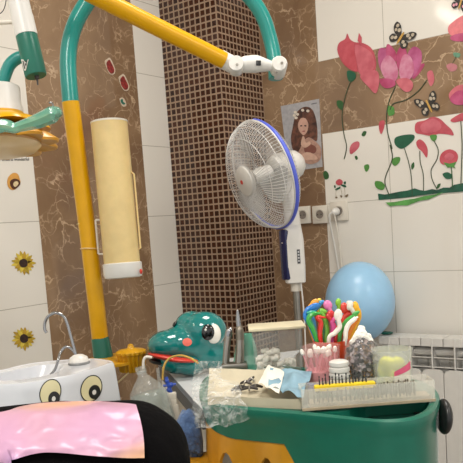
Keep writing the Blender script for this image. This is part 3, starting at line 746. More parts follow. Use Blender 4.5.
# barrel above
b = BM(); tube(b, [at(5, -55, W0), at(18.2, 0, W0), at(22.2, 17, W0)], .0178, 24, smooth=False); br = obj('upper_barrel', b, M['white'], t)
b = BM(); tube(b, [at(22, 16, W0), at(22.5, 18.5, W0)], .0185, 24, smooth=False); tube(b, [at(22.4, 18, W0), at(26.6, 36, W0)], .0186, 24, smooth=False); obj('barrel_sleeve', b, M['white'], br)
b = BM(); tube(b, [at(26.4, 35.3, W0), at(35.8, 75, W0), at(36.1, 76.2, W0)], [.0181, .0184, .0172], 24, smooth=False); gr = obj('grip_barrel', b, M['tealgreen'], t)
b = BM(); tube(b, [at(36.8, 75.5, W0), at(37.2, 79, W0), at(37.3, 79.2, W0), at(37.8, 85, W0)], [.0042, .0040, .0018, .0014], 10, smooth=False); obj('screw', b, M['dark'], gr)
q = at(24.8, 65, W0-.0185); b = BM()
lz = crop(0, 0, 5.79)
prism(b, [at(x, y, W0-.0165+.005*((27-x)/6)) for x, y in lz((122, 345), (166, 345), (150, 408), (140, 410))], -FW*.0006)
lg = obj('logo_plate', b, solid('#c9c6bb'), gr, smooth=False)
b = BM()
for pts in (((130, 353), (136, 353), (146, 398), (141, 400)), ((143, 352), (158, 352), (155, 358), (144, 358)), ((145, 368), (156, 366), (152, 380), (146, 380))):
    prism(b, [at(x, y, W0-.0178+.005*((27-x)/6)) for x, y in lz(*pts)], -FW*.0004)
obj('logo_print', b, solid('#2b2b2b'), lg, smooth=False)
b = BM(); tube(b, [at(-30, 24, W0), at(15, 21.5, W0)], .0042, 10, smooth=False); obj('side_bar', b, M['offwhite'], t)
b = BM(); tube(b, [at(27, 56, W0+.03), at(18, 58, W0+.03), at(10, 64.5, W0+.03), at(5, 76, W0+.03), at(0, 92, W0+.03), at(-1, 102, W0+.02)], .0104, 16, 6); obj('yoke', b, M['teal'], t)
b = BM(); tube(b, [at(-6, 17, W0), at(2, 12, W0), at(5.5, 4, W0), at(7, -10, W0)], .0008, 6); obj('wire', b, M['black'], t)

# ------------------------------------------------------------------ white cabinet with grey-edged top, dinosaur head
TZ = .75
a1, a2 = hitZ(163, 368, TZ), hitZ(206, 416, TZ)
e1 = (a2-a1).normalized(); n1 = Vector((-e1.y, e1.x, 0))
if n1.dot(RT) < 0: n1 = -n1
a0 = a1 - e1*.03; a3 = a2
c3_, c4_ = hitZ(262, 390, TZ), a0+n1*.42
q = [a0, a3, c3_, c4_]
t = thing('side_table', 'white table top with a grey edge below the dinosaur head', 'table', ((a0+a3+n1*.7)/2).xy.to_3d())
b = BM(); prism(b, q, Vector((0, 0, -.004))); obj('top', b, pm('white laminate', '#cfd2d4', .3, var=.02), t, smooth=False)
b = BM()
prism(b, [a0-n1*.009, a3-n1*.009, a3+n1*.002, a0+n1*.002], Vector((0, 0, .003))); 
box(b, (a0+a3)/2-n1*.004-Vector((0, 0, .014)), ((a3-a0).length, .010, .028), Matrix((e1, n1, Vector((0, 0, 1)))).transposed()); obj('edge_strip', b, solid('#55585c'), t, smooth=False)
b = BM(); prism(b, [a0+(e1+n1)*.02-Vector((0, 0, .0045)), a3+(n1-e1)*.02-Vector((0, 0, .0045)), c3_-e1*.03-Vector((0, 0, .0045)), a0+n1*.40+e1*.02-Vector((0, 0, .0045))], Vector((0, 0, -.7445))); obj('cabinet_body', b, M['offwhite'], t, smooth=False)

cd_ = crop(130, 300, 4.63)
WDN = 1.86; dk = WDN/F
def dpt(x, y, dw=0): (X_, Y_), = cd_((x, y)); return at(X_, Y_, WDN+dw)
AX = (RT, UP, FW)
dbase = hitZ(187, 374, TZ)
t = thing('dinosaur_head', 'glossy teal dinosaur head toy with big eye and open red mouth', 'toy', Vector((dpt(250, 330).x, dpt(250, 330).y, TZ)))
pxs = dk/4.63
def eb(b, x, y, rx, ry, rz, dw=0, rot=0):
    c_, s_ = math.cos(rot), math.sin(rot)
    ball(b, dpt(x, y, dw), (rx*pxs, ry*pxs, rz*pxs), (RT*c_+UP*s_, -RT*s_+UP*c_, FW), 28, 18)
b = BM()
eb(b, 175, 205, 97, 68, 95, 0, .12)       # snout
eb(b, 250, 200, 110, 85, 100, .01, -.1)   # cheek
eb(b, 315, 185, 122, 120, 110, .02)       # cranium
eb(b, 345, 140, 103, 88, 80, -.005)       # near brow
eb(b, 290, 112, 82, 62, 75, .02)         # far brow
eb(b, 365, 245, 95, 80, 90, .02)
obj('head', b, M['dino'], t, remesh=.0035)
b = BM(); eb(b, 215, 288, 88, 56, 88, .005, -.16); eb(b, 275, 290, 78, 62, 85, .01, -.1); obj('lower_jaw', b, M['dino'], t, remesh=.0035)
b = BM(); eb(b, 172, 262, 92, 17, 92, -.006, -.17); eb(b, 235, 274, 92, 15, 97, -.006, -.06); obj('mouth', b, M['red'], t, remesh=.002)
b = BM(); eb(b, 127, 285, 40, 14, 60, -.002, -.2); obj('mouth_cavity', b, M['black'], t)
b = BM(); eb(b, 382, 152, 38, 50, 22, -.036, .25); ey = obj('eye', b, M['eyewhite'], t)
b = BM(); eb(b, 360, 149, 32, 37, 14, -.0455, .1); pu = obj('pupil', b, M['blackgloss'], ey)
b = BM(); eb(b, 350, 138, 5, 6, 4, -.0525); obj('glint', b, M['eyewhite'], ey)
b = BM(); eb(b, 208, 112, 9, 15, 15, .004, -.6); obj('far_eye', b, M['blackgloss'], t)
hm = bpy.context.evaluated_depsgraph_get()
hm.update()
ho = [c for c in t.children if c.name.startswith('head')][0].evaluated_get(hm)
BV = BVHTree.FromObject(ho, hm); hoff = wloc(t)
def on_bvh(bv, off, x, y, lift=.0008, wdef=None):
    d = ray(x, y).normalized(); h = bv.ray_cast(EYE-off, d)
    if h[0] is None: return at(x, y, wdef)
    return h[0]+off-d*lift
def surf_decal(name, pts, bv, off, mat, parent, lift=.0008, wdef=2, rings=4):
    cx = sum(p[0] for p in pts)/len(pts); cy = sum(p[1] for p in pts)/len(pts)
    b = BM(); R_ = []
    for k in range(rings, 0, -1):
        R_.append([on_bvh(bv, off, cx+(x-cx)*k/rings, cy+(y-cy)*k/rings, lift, wdef) for x, y in pts])
    V = skin(b, R_, cap=False); ce = b.verts.new(on_bvh(bv, off, cx, cy, lift, wdef)); L = V[-1]
    for i in range(len(L)): b.faces.new((L[i], L[(i+1) % len(L)], ce))
    thick(b, .0004)
    return obj(name, b, mat, parent)
surf_decal('cheek_spot', cd_(*ell(265, 195, 22, 19, 0, 16)), BV, hoff, M['coral'], t)

# ------------------------------------------------------------------ spittoon bowl unit with eyes
RZ = .86
fr = [(-95, 372), (-70, 382), (-40, 385.5), (0, 384.3), (28, 382.3), (70, 375), (95, 368), (108, 363.6), (113, 361.3)]
bk = [(104, 359.3), (92, 358.4), (67, 359.5), (36, 362.5), (17, 366), (0, 370), (-40, 374), (-80, 368)]
out = spline([hitZ(x, y, RZ) for x, y in fr+bk], 5, True)
cen = sum(out, Vector())/len(out)
def ringz(s, z, shift=Vector()): return [Vector((cen.x+(p.x-cen.x)*s, cen.y+(p.y-cen.y)*s, z))+shift for p in out]
t = thing('spittoon', 'white spittoon bowl with two cartoon eyes on its side', 'spittoon', (cen.x, cen.y, 0))
inner = spline([hitZ(x, y, RZ) for x, y in [(-75, 374), (-40, 379.5), (0, 379.8), (28, 377.3), (52, 372.5), (62, 367), (60, 363.5), (40, 364.3), (17, 368.5), (0, 372), (-40, 375), (-65, 372)]], 8, True)
ic = sum(inner, Vector())/len(inner)
b = BM()
skin(b, [ringz(1.05, .745), ringz(1.045, .78), ringz(1.02, .84), ringz(1.008, .855), ringz(.992, RZ), ringz(.95, RZ-.001)], cap=False)
# flat top between rim and bowl, then the bowl
n_o = len(out); n_i = len(inner)
obj_body_rings = ringz(.95, RZ-.001)
# resample the inner outline to match by angle
def resamp(poly, n):
    L = [0]; 
    for i in range(len(poly)): L.append(L[-1]+(poly[(i+1) % len(poly)]-poly[i]).length)
    o = []
    for k in range(n):
        s = L[-1]*k/n; i = max(j for j in range(len(poly)) if L[j] <= s); f_ = (s-L[i])/(L[i+1]-L[i]+1e-9); o.append(poly[i].lerp(poly[(i+1) % len(poly)], f_))
    return o
ri = resamp(inner, 90)
ro = resamp(obj_body_rings, 90)
k0_ = min(range(90), key=lambda k: (ro[k]-ri[0]).length); 
best_ = min(range(90), key=lambda k: sum((ro[(i+k) % 90]-ri[i]).length for i in range(0, 90, 6)))
ro = [ro[(i+best_) % 90] for i in range(90)]
def ir(s, z): return [Vector((ic.x+(p.x-ic.x)*s, ic.y+(p.y-ic.y)*s, z)) for p in ri]
skin(b, [ro, ir(1.03, RZ-.002), ir(.98, RZ-.006), ir(.85, RZ-.03), ir(.6, RZ-.05), ir(.2, RZ-.06), ir(.05, RZ-.062)], cap=False)
b2 = b.copy(); body = obj('bowl_body', b, pm('white glazed ceramic', '#ced0d5', .2, coat=.3, var=.01), t)
BVB = BVHTree.FromBMesh(b2); b2.free()
BVB = BVHTree.FromObject(body, bpy.context.evaluated_depsgraph_get())
b = BM(); skin(b, [ringz(1.0, .0), ringz(1.0, .66), ringz(1.055, .70), ringz(1.06, .744), ringz(1.0, .7445)]); obj('pedestal', b, M['tealgreen'], t)
bo = wloc(t)
for (x, y, px_, py_) in ((50.3, 392.5, 54, 398.5), (91.3, 388.5, 94.5, 392)):
    o = surf_decal('eye_outline', ell(x, y, 10.6, 14, .35, 24), BVB, bo, M['black'], t, .0012, 1.7)
    surf_decal('eye_iris', ell(x, y, 9.6, 12.9, .35, 24), BVB, bo, M['iris'], o, .002, 1.7)
    surf_decal('eye_pupil', ell(px_, py_, 5.8, 7.2, .2, 20), BVB, bo, M['black'], o, .0028, 1.7)
    surf_decal('eye_glint', ell(px_-.3, py_+.3, 1.9, 2.6, .2, 12), BVB, bo, M['white'], o, .0036, 1.7)
# taps
ck = hitZ(79, 363, RZ); WK = depth(ck); cr = crop(30, 300, 5.78)
b = BM(); lathe(b, [(.022, .0), (.0225, .004), (.019, .013), (.010, .0185), (.0, .020)], ck, seg=28); tp = obj('tap_base', b, M['white'], t)
b = BM(); lathe(b, [(.0235, -.001), (.0238, .0), (.0225, .0035)], ck, seg=28); obj('tap_gasket', b, solid('#8a8a88'), tp)
b = BM(); tube(b, [at(x, y, WK) for x, y in cr((95, 190), (84, 165), (88, 125), (110, 90), (150, 74), (190, 90), (212, 125), (235, 205), (258, 290), (268, 330))], .0034, 10, 6); obj('spout', b, M['chrome'], t)
b = BM(); tube(b, [at(x, y, WK-.01*(i < 3)) for i, (x, y) in enumerate(cr((118, 432), (145, 400), (162, 350), (178, 300), (205, 271), (232, 276), (255, 300), (268, 322)))], .003, 10, 6); obj('rinse_pipe', b, M['chrome'], t)

# yellow tongue shelf with ruffled cup
sc_ = at(103.5, 359, 1.93)
t = LARM
b = BM(); pts = spline([hitZ(x, y, sc_.z-.002) for x, y in [(84, 361), (92, 364), (112, 365), (130, 362), (142, 356.5), (146, 351), (138, 348.5), (124, 351), (108, 354.5), (92, 357.5)]], 4, True); prism(b, pts, Vector((0, 0, -.007))); obj('shelf_plate', b, M['yellow2'], t)
rc = at(131, 352, 1.9)
b = BM(); rg = []
for r_, z_, am in ((.003, .022, 0), (.007, .020, 0), (.009, .012, 0), (.014, .008, 0), (.034, .006, .01), (.040, .002, .03), (.040, -.004, .06), (.036, -.007, .07), (.033, -.048, .09), (.029, -.052, .08)):
    rg.append([rc+Vector((r_*(1+am*math.cos(18*a))*math.cos(a), r_*(1+am*math.cos(18*a))*math.sin(a), z_)) for a in [2*PI*k/144 for k in range(144)]])
skin(b, rg); obj('ruffled_cup', b, M['yellow2'], t)
b = BM(); tube(b, [at(114, 386, 1.86), at(133, 369, 1.88)], .0022, 8, smooth=False)
tag(obj('wooden_stick', b, solid('#cbb688'), base=at(114, 386, 1.86)), 'thin pale stick poking out beside the ruffled yellow cup', 'stick')

# ------------------------------------------------------------------ suction bottle, valve
WB = 1.55
T0, T1 = at(141, 370, WB), at(161, 440, WB); ax = (T1-T0).normalized(); L_ = (T1-T0).length
t = thing('suction_bottle', 'clear bottle half full of water beside the dinosaur head', 'bottle', T1)
prof = [(.008, 0), (.010, .004), (.011, .012), (.026, .03), (.038, .045), (.043, .06), (.044, .08), (.044, L_-.004), (.04, L_)]
b = BM(); lathe(b, prof, T0, ax, 32); obj('bottle_body', b, M['clear2'], t)
b = BM(); lathe(b, [(r_*.93, max(h_, .05)) for r_, h_ in prof if h_ > .04], T0, ax, 32); obj('liquid', b, M['water'], t)
b = BM(); lathe(b, [(.012, -.008), (.0125, .004), (.010, .008)], T0, ax, 20); obj('cap', b, M['clear2'], t)
b = BM(); tube(b, [at(143.5, 369, WB), at(143.5, 361, WB), at(146, 357, WB), at(152, 357.5, WB)], .003, 8, 6); obj('outlet_tube', b, M['offwhite'], t)
t = thing('valve_cluster', 'blue valve with cream connector beside the bottle', 'valve', at(171, 405, 1.6))
b = BM(); ball(b, at(167, 381, 1.6), .0052); ball(b, at(171, 385, 1.6), .0062); ball(b, at(169, 390, 1.6), .0058); tube(b, [at(166, 377, 1.6), at(171, 393, 1.6)], .0042, 10, smooth=False); tube(b, [at(163, 386, 1.6), at(176, 384, 1.6)], .003, 10, smooth=False); obj('valve_body', b, M['blue'], t)
b = BM(); box(b, at(172, 397, 1.6), (.02, .016, .022), fm, bev=.003); box(b, at(174, 405, 1.6), (.014, .014, .03), fm, bev=.003); obj('connector', b, M['offwhite'], t)
b = BM(); tube(b, [at(157.5, 368, 1.6), at(160, 385, 1.6), at(163, 398, 1.6)], .004, 8); obj('clear_hose', b, M['clear2'], t)
b = BM(); tube(b, [at(162.5, 380, 1.6), at(164, 366, 1.6), at(170, 358, 1.6), at(180, 355.5, 1.58), at(190, 358, 1.55), at(198, 363, 1.5)], .0024, 8, 6); obj('yellow_hose', b, solid('#c9a24a'), t)
b = BM(); tube(b, [at(174, 405, 1.6), at(180, 440, 1.6), at(184, 500, 1.6)], .01, 10); obj('hose_post', b, M['offwhite'], t)

# ------------------------------------------------------------------ instrument cart
DZ = .82
near = [(199, 393), (200.5, 399), (206, 403.5), (215, 406.5), (245, 409.5), (280, 412.5), (330, 417.5), (365, 421), (387, 422.5), (410, 421), (427, 416), (436, 409), (439.5, 401), (439, 394)]
far = [(430, 385), (405, 378), (360, 373), (300, 368), (250, 365.5), (225, 368), (207, 376), (200, 385)]
ol = spline([hitZ(x, y, DZ) for x, y in near+far], 4, True)
oc = sum(ol, Vector())/len(ol)
def prj(p):
    v = Vector(p)-EYE; w_ = v.dot(FW); return CX+F*v.dot(RT)/w_
t = thing('instrument_cart', 'green instrument cart tray with yellow base and round black knob', 'cart', (oc.x, oc.y, 0))
def oring(s, z, inset=0):
    o = []
    for p in ol:
        d = Vector((p.x-oc.x, p.y-oc.y, 0)); L = d.length; d = d*((L*s-inset)/L); zz = z(p) if callable(z) else z
        o.append(Vector((oc.x+d.x, oc.y+d.y, zz)))
    return o
def zb(p):
    x = prj(p); d = Vector((p.x-oc.x, p.y-oc.y)); k = max(0, min(1, (x-285)/22)); k = k*k*(3-2*k)
    base_ = .763+.012*max(0, min(1, (225-x)/25)); return base_+(.60-base_)*k
b = BM()
skin(b, [oring(1, .795, .022), oring(1, .817, .018), oring(1, .822, .014), oring(1, .8235, .007), oring(1, .820, .001), oring(1, .812, 0), oring(1, .80, .004), oring(1, .79, .006), oring(1, zb, .008)], cap=False)
obj('tray_shell', b, M['tealgreen'], t)
b = BM(); prism(b, oring(1, .795, .0215), Vector((0, 0, -.006))); obj('tray_floor', b, M['tealgreen'], t)
pl = spline([hitZ(x, y, DZ) for x, y in [(206, 393), (208, 399), (216, 403.5), (245, 406), (280, 409), (325, 412.5), (345, 411), (365, 403.5), (400, 400), (430, 398), (432, 393), (425, 386), (405, 380.5), (360, 375.5), (300, 370.5), (250, 368), (225, 371), (210, 379), (206, 386)]], 4, True)
b = BM(); prism(b, pl, Vector((0, 0, -.0245))); obj('raised_deck', b, M['tealgreen'], t, smooth=False)
# yellow base with arched openings
b = BM()
def za(p):
    x = prj(p); z_ = .62
    if (Vector((p.x, p.y, 0))-Vector((oc.x, oc.y, 0))).dot(Vector((-FW.x, -FW.y, 0))) > 0:
        for c_, hw_ in ((221, 12), (262, 13)):
            k = abs(x-c_)/hw_
            if k < 1: z_ = .62+.118*math.sqrt(1-k*k)
    return z_
olf = ol; ol = resamp(ol, 220)
skin(b, [oring(1, lambda p: zb(p)-.001, .011), oring(1, lambda p: (zb(p)+za(p))/2, .006), oring(1, za, .002)], cap=False)
thick(b, .006)
M['ybase'] = pm('amber base plastic', '#bd8410', .45)
obj('yellow_base', b, M['ybase'], t)
b = BM(); prism(b, spline([hitZ(x, y, .70) for x, y in [(158, 464), (166, 458.5), (180, 455), (196, 452.5), (215, 453), (222, 470), (210, 500), (185, 510), (160, 490)]], 4, True), Vector((0, 0, -.03))); obj('base_foot', b, M['ybase'], t)
b = BM(); skin(b, [oring(1, .0, .13), oring(1, .06, .13), oring(1, .07, .15), oring(1, .56, .15), oring(1, .60, .13), oring(1, .785, .12)], cap=True); obj('column', b, M['ybase'], t)
kc = at(444, 416.5, 1.2)
b = BM(); ball(b, kc, (.0125, .030, .030), (RT, FW, UP), 28, 18); kn = obj('knob', b, M['black'], t, label='round black knob')
b = BM(); tube(b, [kc-RT*.05, kc], .008, 12, smooth=False); obj('knob_shaft', b, M['black'], kn)

def plane_pt(x, y, z=DZ): return hitZ(x, y, z)
DS = DZ+.0006
# cling film over left end
b = BM(); rows = []
random.seed(3)
for i in range(26):
    v_ = i/25; row = []
    for j_ in range(22):
        u_ = j_/21
        yy = 361+68*v_
        xl = 196-4*math.sin(v_*3) + 10*max(0, .25-v_)*4*0 + 3*noise.noise(Vector((v_*9, 0, 1)))
        xr = 216+ (14+20*v_ if v_ > .35 else 6) + 5*noise.noise(Vector((v_*7, 3, 1)))
        xx = xl+(xr-xl)*u_; yy = 361+68*v_+v_**3*9*noise.noise(Vector((u_*4, 0, 8)))-v_*10*u_*u_
        w_ = 1.30-.17*min(1, max(0, (yy-370)/34)) - .012 + .015*noise.noise(Vector((xx*.12, yy*.12, 0))) + .03*(1-u_)**3
        if yy < 405: w_ = min(w_, depth(hitZ(xx, max(yy, 385)+4, DZ))-.015) if yy > 385 else w_
        row.append(at(xx, yy, w_))
    rows.append(row)
skin(b, rows, cap=False, close=False)
o = obj('cling_film', b, M['wrap'], base=at(200, 430, 1.2)); tag(o, 'crinkled clear plastic film wrapped over the left end of the cart', 'plastic film')
b = BM(); rows = []
for i in range(14):
    yy = 398+80*i/13; rows.append([at(430+9*u_/4+1.2*noise.noise(Vector((yy*.1, u_, 0))), yy, 1.165+.02*u_/4) for u_ in range(5)])
skin(b, rows, cap=False, close=False)
o = obj('cling_film', b, M['clear2'], base=at(434, 463, 1.15)); tag(o, 'clear film strip hanging down the right end of the cart', 'plastic film')

# paper tray with instruments
P_ = [plane_pt(208, 405, DS), plane_pt(301, 409.5, DS), plane_pt(303, 384, DS), plane_pt(210, 382, DS)]
pc = sum(P_, Vector())/4
t = thing('paper_tray', 'shallow beige paper tray on the left of the cart', 'tray', pc)
def q4(u, v, P): return P[0].lerp(P[1], u).lerp(P[3].lerp(P[2], u), v)
b = BM(); rows = []
for i in range(19):
    row = []
    for j_ in range(25):
        u_, v_ = j_/24, i/18; e = min(u_, 1-u_)*24/2; e2 = min(v_, 1-v_)*18/2
        h_ = .017-.013*min(1, e*1.4)*min(1, e2*1.4)+.012*max(0, v_-.8)*5*(1-.3*u_)+.0015*noise.noise(Vector((u_*9, v_*9, 0)))
        row.append(q4(u_, v_, P_)+Vector((0, 0, h_)))
    rows.append(row)
skin(b, rows, cap=False, close=False)
edge = [rows[0][j_] for j_ in range(25)]
for line in (rows[0], rows[-1], [r_[0] for r_ in rows], [r_[-1] for r_ in rows]):
    skin(b, [line, [Vector((p.x, p.y, DS)) for p in line]], cap=False, close=False)
obj('paper_shell', b, M['kraft'], t)
b = BM(); prism(b, [q4(u_, v_, P_)+Vector((0, 0, .001)) for u_, v_ in ((.05, .05), (.95, .05), (.95, .95), (.05, .95))], Vector((0, 0, .001))); obj('lining', b, M['paper'], t, smooth=False)
ct = crop(195, 355, 3.562)
TS = DS+.0075
for i, (x, y, a_, L1) in enumerate(((160, 125, .3, .03), (182, 108, -.5, .024), (200, 98, .9, .02), (215, 122, .1, .028), (148, 132, -.2, .02), (196, 128, -.15, .03))):
    (X_, Y_), = ct((x, y)); c = plane_pt(X_, Y_, TS+.001)
    d_ = (RT.xy.to_3d()*math.cos(a_)+FW.xy.to_3d()*math.sin(a_)).normalized()*L1
    tt = thing('dental_clamp', ['small dark clamp at the left of the paper tray heap', 'small dark clamp tilted in the paper tray heap', 'steel clamp standing highest in the paper tray heap', 'dark grey clamp at the right of the paper tray heap', 'tiny leftmost steel piece on the paper tray', 'dark steel clamp in front of the paper tray heap'][i], 'clamp', c, 'steel clamps on the paper tray')
    b = BM(); tube(b, [c-d_*.5+Vector((0, 0, .003)), c+Vector((0, 0, .007)), c+d_*.5+Vector((0, 0, .003+.006*(i == 2)))], [.002, .0035, .002], 8, 5); obj('jaw', b, M['dark'], tt)
    s_ = Vector((-d_.y, d_.x, 0)); b = BM(); tube(b, [c-s_*.4+Vector((0, 0, .003)), c+Vector((0, 0, .009)), c+s_*.4+Vector((0, 0, .003))], .0018, 8, 5); obj('bow', b, M['steel'], tt)
# blue pouch & white paper
def crumple(name, P, h, mt, label, cat, seed=0, n=14, amp=.012):
    b = BM(); rows = []
    for i in range(n+1):
        row = []
        for j_ in range(n+1):
            u_, v_ = j_/n, i/n
            z_ = abs(noise.noise(Vector((u_*2.3+seed, v_*2.3, seed))))*amp*2+.25*amp*abs(noise.noise(Vector((u_*7, v_*7, seed))))
            row.append(q4(u_, v_, P)+Vector((0, 0, h(u_, v_)+z_)))
        rows.append(row)
    skin(b, rows, cap=False, close=False); thick(b, .0006); o = obj(name, b, mt, base=P[0], ang=80); tag(o, label, cat); return o
Z2 = DS+.019
crumple('paper_wedge', [plane_pt(*q, Z2) for q in ct((225, 115), (300, 150), (320, 100), (262, 68))], lambda u, v: .006+.012*v, M['paper'], 'white paper corner sticking up from the paper tray', 'paper', 5, amp=.004)
crumple('face_mask', [plane_pt(*q, Z2) for q in ct((262, 130), (385, 165), (420, 95), (270, 82))], lambda u, v: .004+.012*v, M['maskblue'], 'crumpled pale blue disposable mask on the paper tray', 'mask', 2, amp=.010)
b = BM(); c = plane_pt(*ct((415, 128))[0], DS+.02)
for k in range(5): tube(b, [c+Vector((-.014+.006*k, 0, .0)), c+Vector((-.01+.005*k, .004, .012)), c+Vector((-.004+.006*k, .002, .001))], .0016, 6)
tag(obj('blue_tie', b, M['blue'], base=c), 'small blue tangled band between paper tray and bur box', 'band')

# lidded box with cotton rolls
cb_ = plane_pt(279, 373, DS); wB = depth(cb_); s_ = wB/F
bw, bd = 25.5*s_*2, .075; bh = 46*s_
t = thing('cotton_roll_box', 'clear box with cream lid holding cotton rolls at the cart back', 'box', cb_)
b = BM(); rg = []
for sx, z_ in ((.86, 0), (.9, .003), (1.0, bh), (.97, bh), (.87, .006)):
    rg.append([cb_ + fm @ Vector((bw/2*sx*max(-1, min(1, 1.3*math.cos(a))), bd/2*sx*max(-1, min(1, 1.3*math.sin(a))), z_)) for a in [2*PI*(k+.5)/40 for k in range(40)]])
skin(b, rg); obj('box_body', b, pm('smoky clear plastic', '#e0e0dc', .15, alpha=.10, coat=.4), t)
b = BM(); box(b, cb_+Vector((0, 0, bh+.0032)), (bw*1.09, bd*1.1, .0062), fm, bev=.002); obj('lid', b, pm('cream lid', '#d8ceb0', .4), t)
rb = BM(); tube(rb, [(-.008, 0, 0), (-.0075, 0, 0), (.0075, 0, 0), (.008, 0, 0)], [.003, .0052, .0052, .003], 10, smooth=False)
roll = obj('cotton_roll', rb, M['cotton']); tag(roll, 'short white cotton roll heaped inside the lidded clear box', 'cotton roll', 'cotton rolls in the lidded box')
random.seed(11); first = True
for k in range(46):
    lay = k//14; u_ = random.uniform(-.44, .40)+(-.06*lay); v_ = random.uniform(-.32, .3)
    u_ = max(-.42, min(.40, u_ if lay < 2 else u_*.7-.14))
    hl = .010+lay*.0125
    r_ = roll if first else roll.copy()
    if not first: COL.objects.link(r_)
    first = False
    r_.location = cb_ + fm @ Vector((bw*.86*u_, bd*.8*v_, hl)); r_.rotation_euler = (random.uniform(-.4, .4), random.uniform(-.5, .5), random.uniform(0, PI))

# handpieces & holder
hb_ = plane_pt(235, 373, DS)
b = BM(); box(b, hb_+Vector((0, 0, .012)), (.055, .03, .022), fm, bev=.004); tag(obj('handpiece_holder', b, M['steel'], base=hb_), 'grey holder block for the two steel handpieces', 'holder')
wH = depth(hb_)
t = thing('handpiece', 'steel dental handpiece, shorter one standing nearer the dinosaur head', 'handpiece', at(226, 368, wH))
b = BM(); tube(b, [at(225.5, 370, wH), at(227, 345, wH), at(228.5, 336, wH)], [.0078, .0072, .0068], 14, 4); obj('grip', b, M['steel'], t)
b = BM(); tube(b, [at(227.8, 336.5, wH), at(229.5, 331, wH), at(232, 330, wH)], [.0072, .0078, .006], 14, 4); obj('head', b, M['chrome'], t)
t = thing('handpiece', 'tall steel dental handpiece with a thin nozzle tip', 'handpiece', at(240, 368, wH))
b = BM(); tube(b, [at(239, 370, wH), at(240, 352, wH), at(240, 338, wH)], [.0105, .0095, .0085], 16, 4); obj('grip', b, M['steel'], t)
b = BM(); tube(b, [at(240, 340, wH), at(239.5, 330, wH), at(239, 326, wH)], [.0092, .0088, .005], 16, 4); obj('sleeve', b, pm('worn metal', '#8b8478', .4, metal=.8), t)
b = BM(); tube(b, [at(239, 327, wH), at(238, 320, wH), at(237.5, 312, wH), at(237.2, 309.5, wH)], [.0052, .005, .0028, .0015], 12, 4); obj('nozzle', b, M['chrome'], t)
# teal bag
bb = plane_pt(246, 372, DS); wT = depth(bb)+.03
b = BM(); rows = []
for i in range(14):
    v_ = i/13; y_ = 373-40*v_
    row = []
    for j_ in range(20):
        a = 2*PI*j_/20; hw_ = (13-6*v_*v_)*(1+.14*noise.noise(Vector((math.cos(a)*2, v_*4, math.sin(a)*2))))
        row.append(at(247-2*v_+hw_*math.cos(a), y_, wT+.018*math.sin(a)*(1-.5*v_)))
    rows.append(row)
skin(b, rows); tag(obj('plastic_bag', b, M['tealclear'], base=bb), 'small translucent teal plastic bag behind the handpieces', 'bag')

# jars -----------------------------------------------------------------
def jar(name, label, cx, base_y, rpx, hpx, mat, taper=1.06, rimw=.0012, cat='jar'):
    c = plane_pt(cx, base_y, DS); s_ = depth(c)/F; r_ = rpx*s_; h_ = hpx*s_
    t = thing(name, label, cat, c)
    b = BM(); lathe(b, [(0, 0), (r_*.95, 0), (r_, .003), (r_*taper, h_-.003), (r_*taper+rimw, h_), (r_*taper-rimw, h_), (r_-.002, .005), (0, .004)], c, seg=36, cap=False); obj('jar_body', b, mat, t)
    return t, c, r_, h_
t, c, r_, h_ = jar('swab_jar', 'clear pink tinted jar full of cotton swabs', 323.5, 389, 17.3, 44, pm('pink tinted clear plastic', '#e6b3b3', .1, alpha=.2, coat=.4))
b = BM(); lathe(b, [(r_*.9, .004), (r_*.93, h_*.45), (0, h_*.46)], c, seg=28); obj('pink_lining', b, M['pink'], t)
cc = c+(-FW.xy.to_3d().normalized()+.25*RT.xy.to_3d()).normalized()*(r_*1.035)
b = BM(); rows = []
for i in range(2):
    rows.append([c+(Vector((math.cos(a), math.sin(a), 0)))*(r_*1.045)+Vector((0, 0, h_*(.12+.36*i))) for a in [math.atan2(-FW.y, -FW.x)+.35+(k-4)*.09 for k in range(9)]])
skin(b, rows, cap=False, close=False); thick(b, .0005); obj('jar_label', b, solid('#c98e90'), t)
sb = BM(); tube(sb, [(0, 0, .0), (0, 0, .044)], .0013, 6, smooth=False)
tip = BM(); ball(tip, (0, 0, .047), (.0040, .0040, .0065), seg=10, rg=8)
random.seed(5)
sw = thing('cotton_swab', 'pink cotton swab with a white tip standing in the pink jar', 'cotton swab', (0, 0, 0), 'cotton swabs in the pink jar')
obj('stick', sb, M['pink'], sw); obj('tip', tip, M['cotton'], sw)
fst = True
for k in range(26):
    a = 2.4*k; rr = r_*.8*math.sqrt((k+.4)/26)
    o = sw if fst else dup(sw, (0, 0, 0)); fst = False
    o.location = c+Vector((rr*math.cos(a), rr*math.sin(a), h_*.47+random.uniform(-.004, .006)-.014)); o.rotation_euler = (random.uniform(-.25, .25), random.uniform(-.25, .25), 0)
# white bottle
c = plane_pt(340.5, 393, DS); s_ = depth(c)/F; r_ = 10*s_
t = thing('white_bottle', 'small white ribbed cap bottle between pink jar and yellow jar', 'bottle', c)
b = BM(); lathe(b, [(0, 0), (r_, 0), (r_*1.02, .003), (r_*1.02, .024), (r_*.85, .029), (0, .029)], c, seg=28); obj('bottle_body', b, M['offwhite'], t)
b = BM(); lathe(b, [(r_*.8, .028), (r_*1.05, .030), (r_*1.05, .036), (r_*.92, .038), (r_*.92, .0395), (r_*1.05, .041), (r_*1.03, .047), (r_*.9, .0485), (r_*.9, .050), (r_*1.0, .052), (r_*.98, .058), (r_*.7, .0605), (0, .061)], c, seg=28); obj('cap', b, M['white'], t)
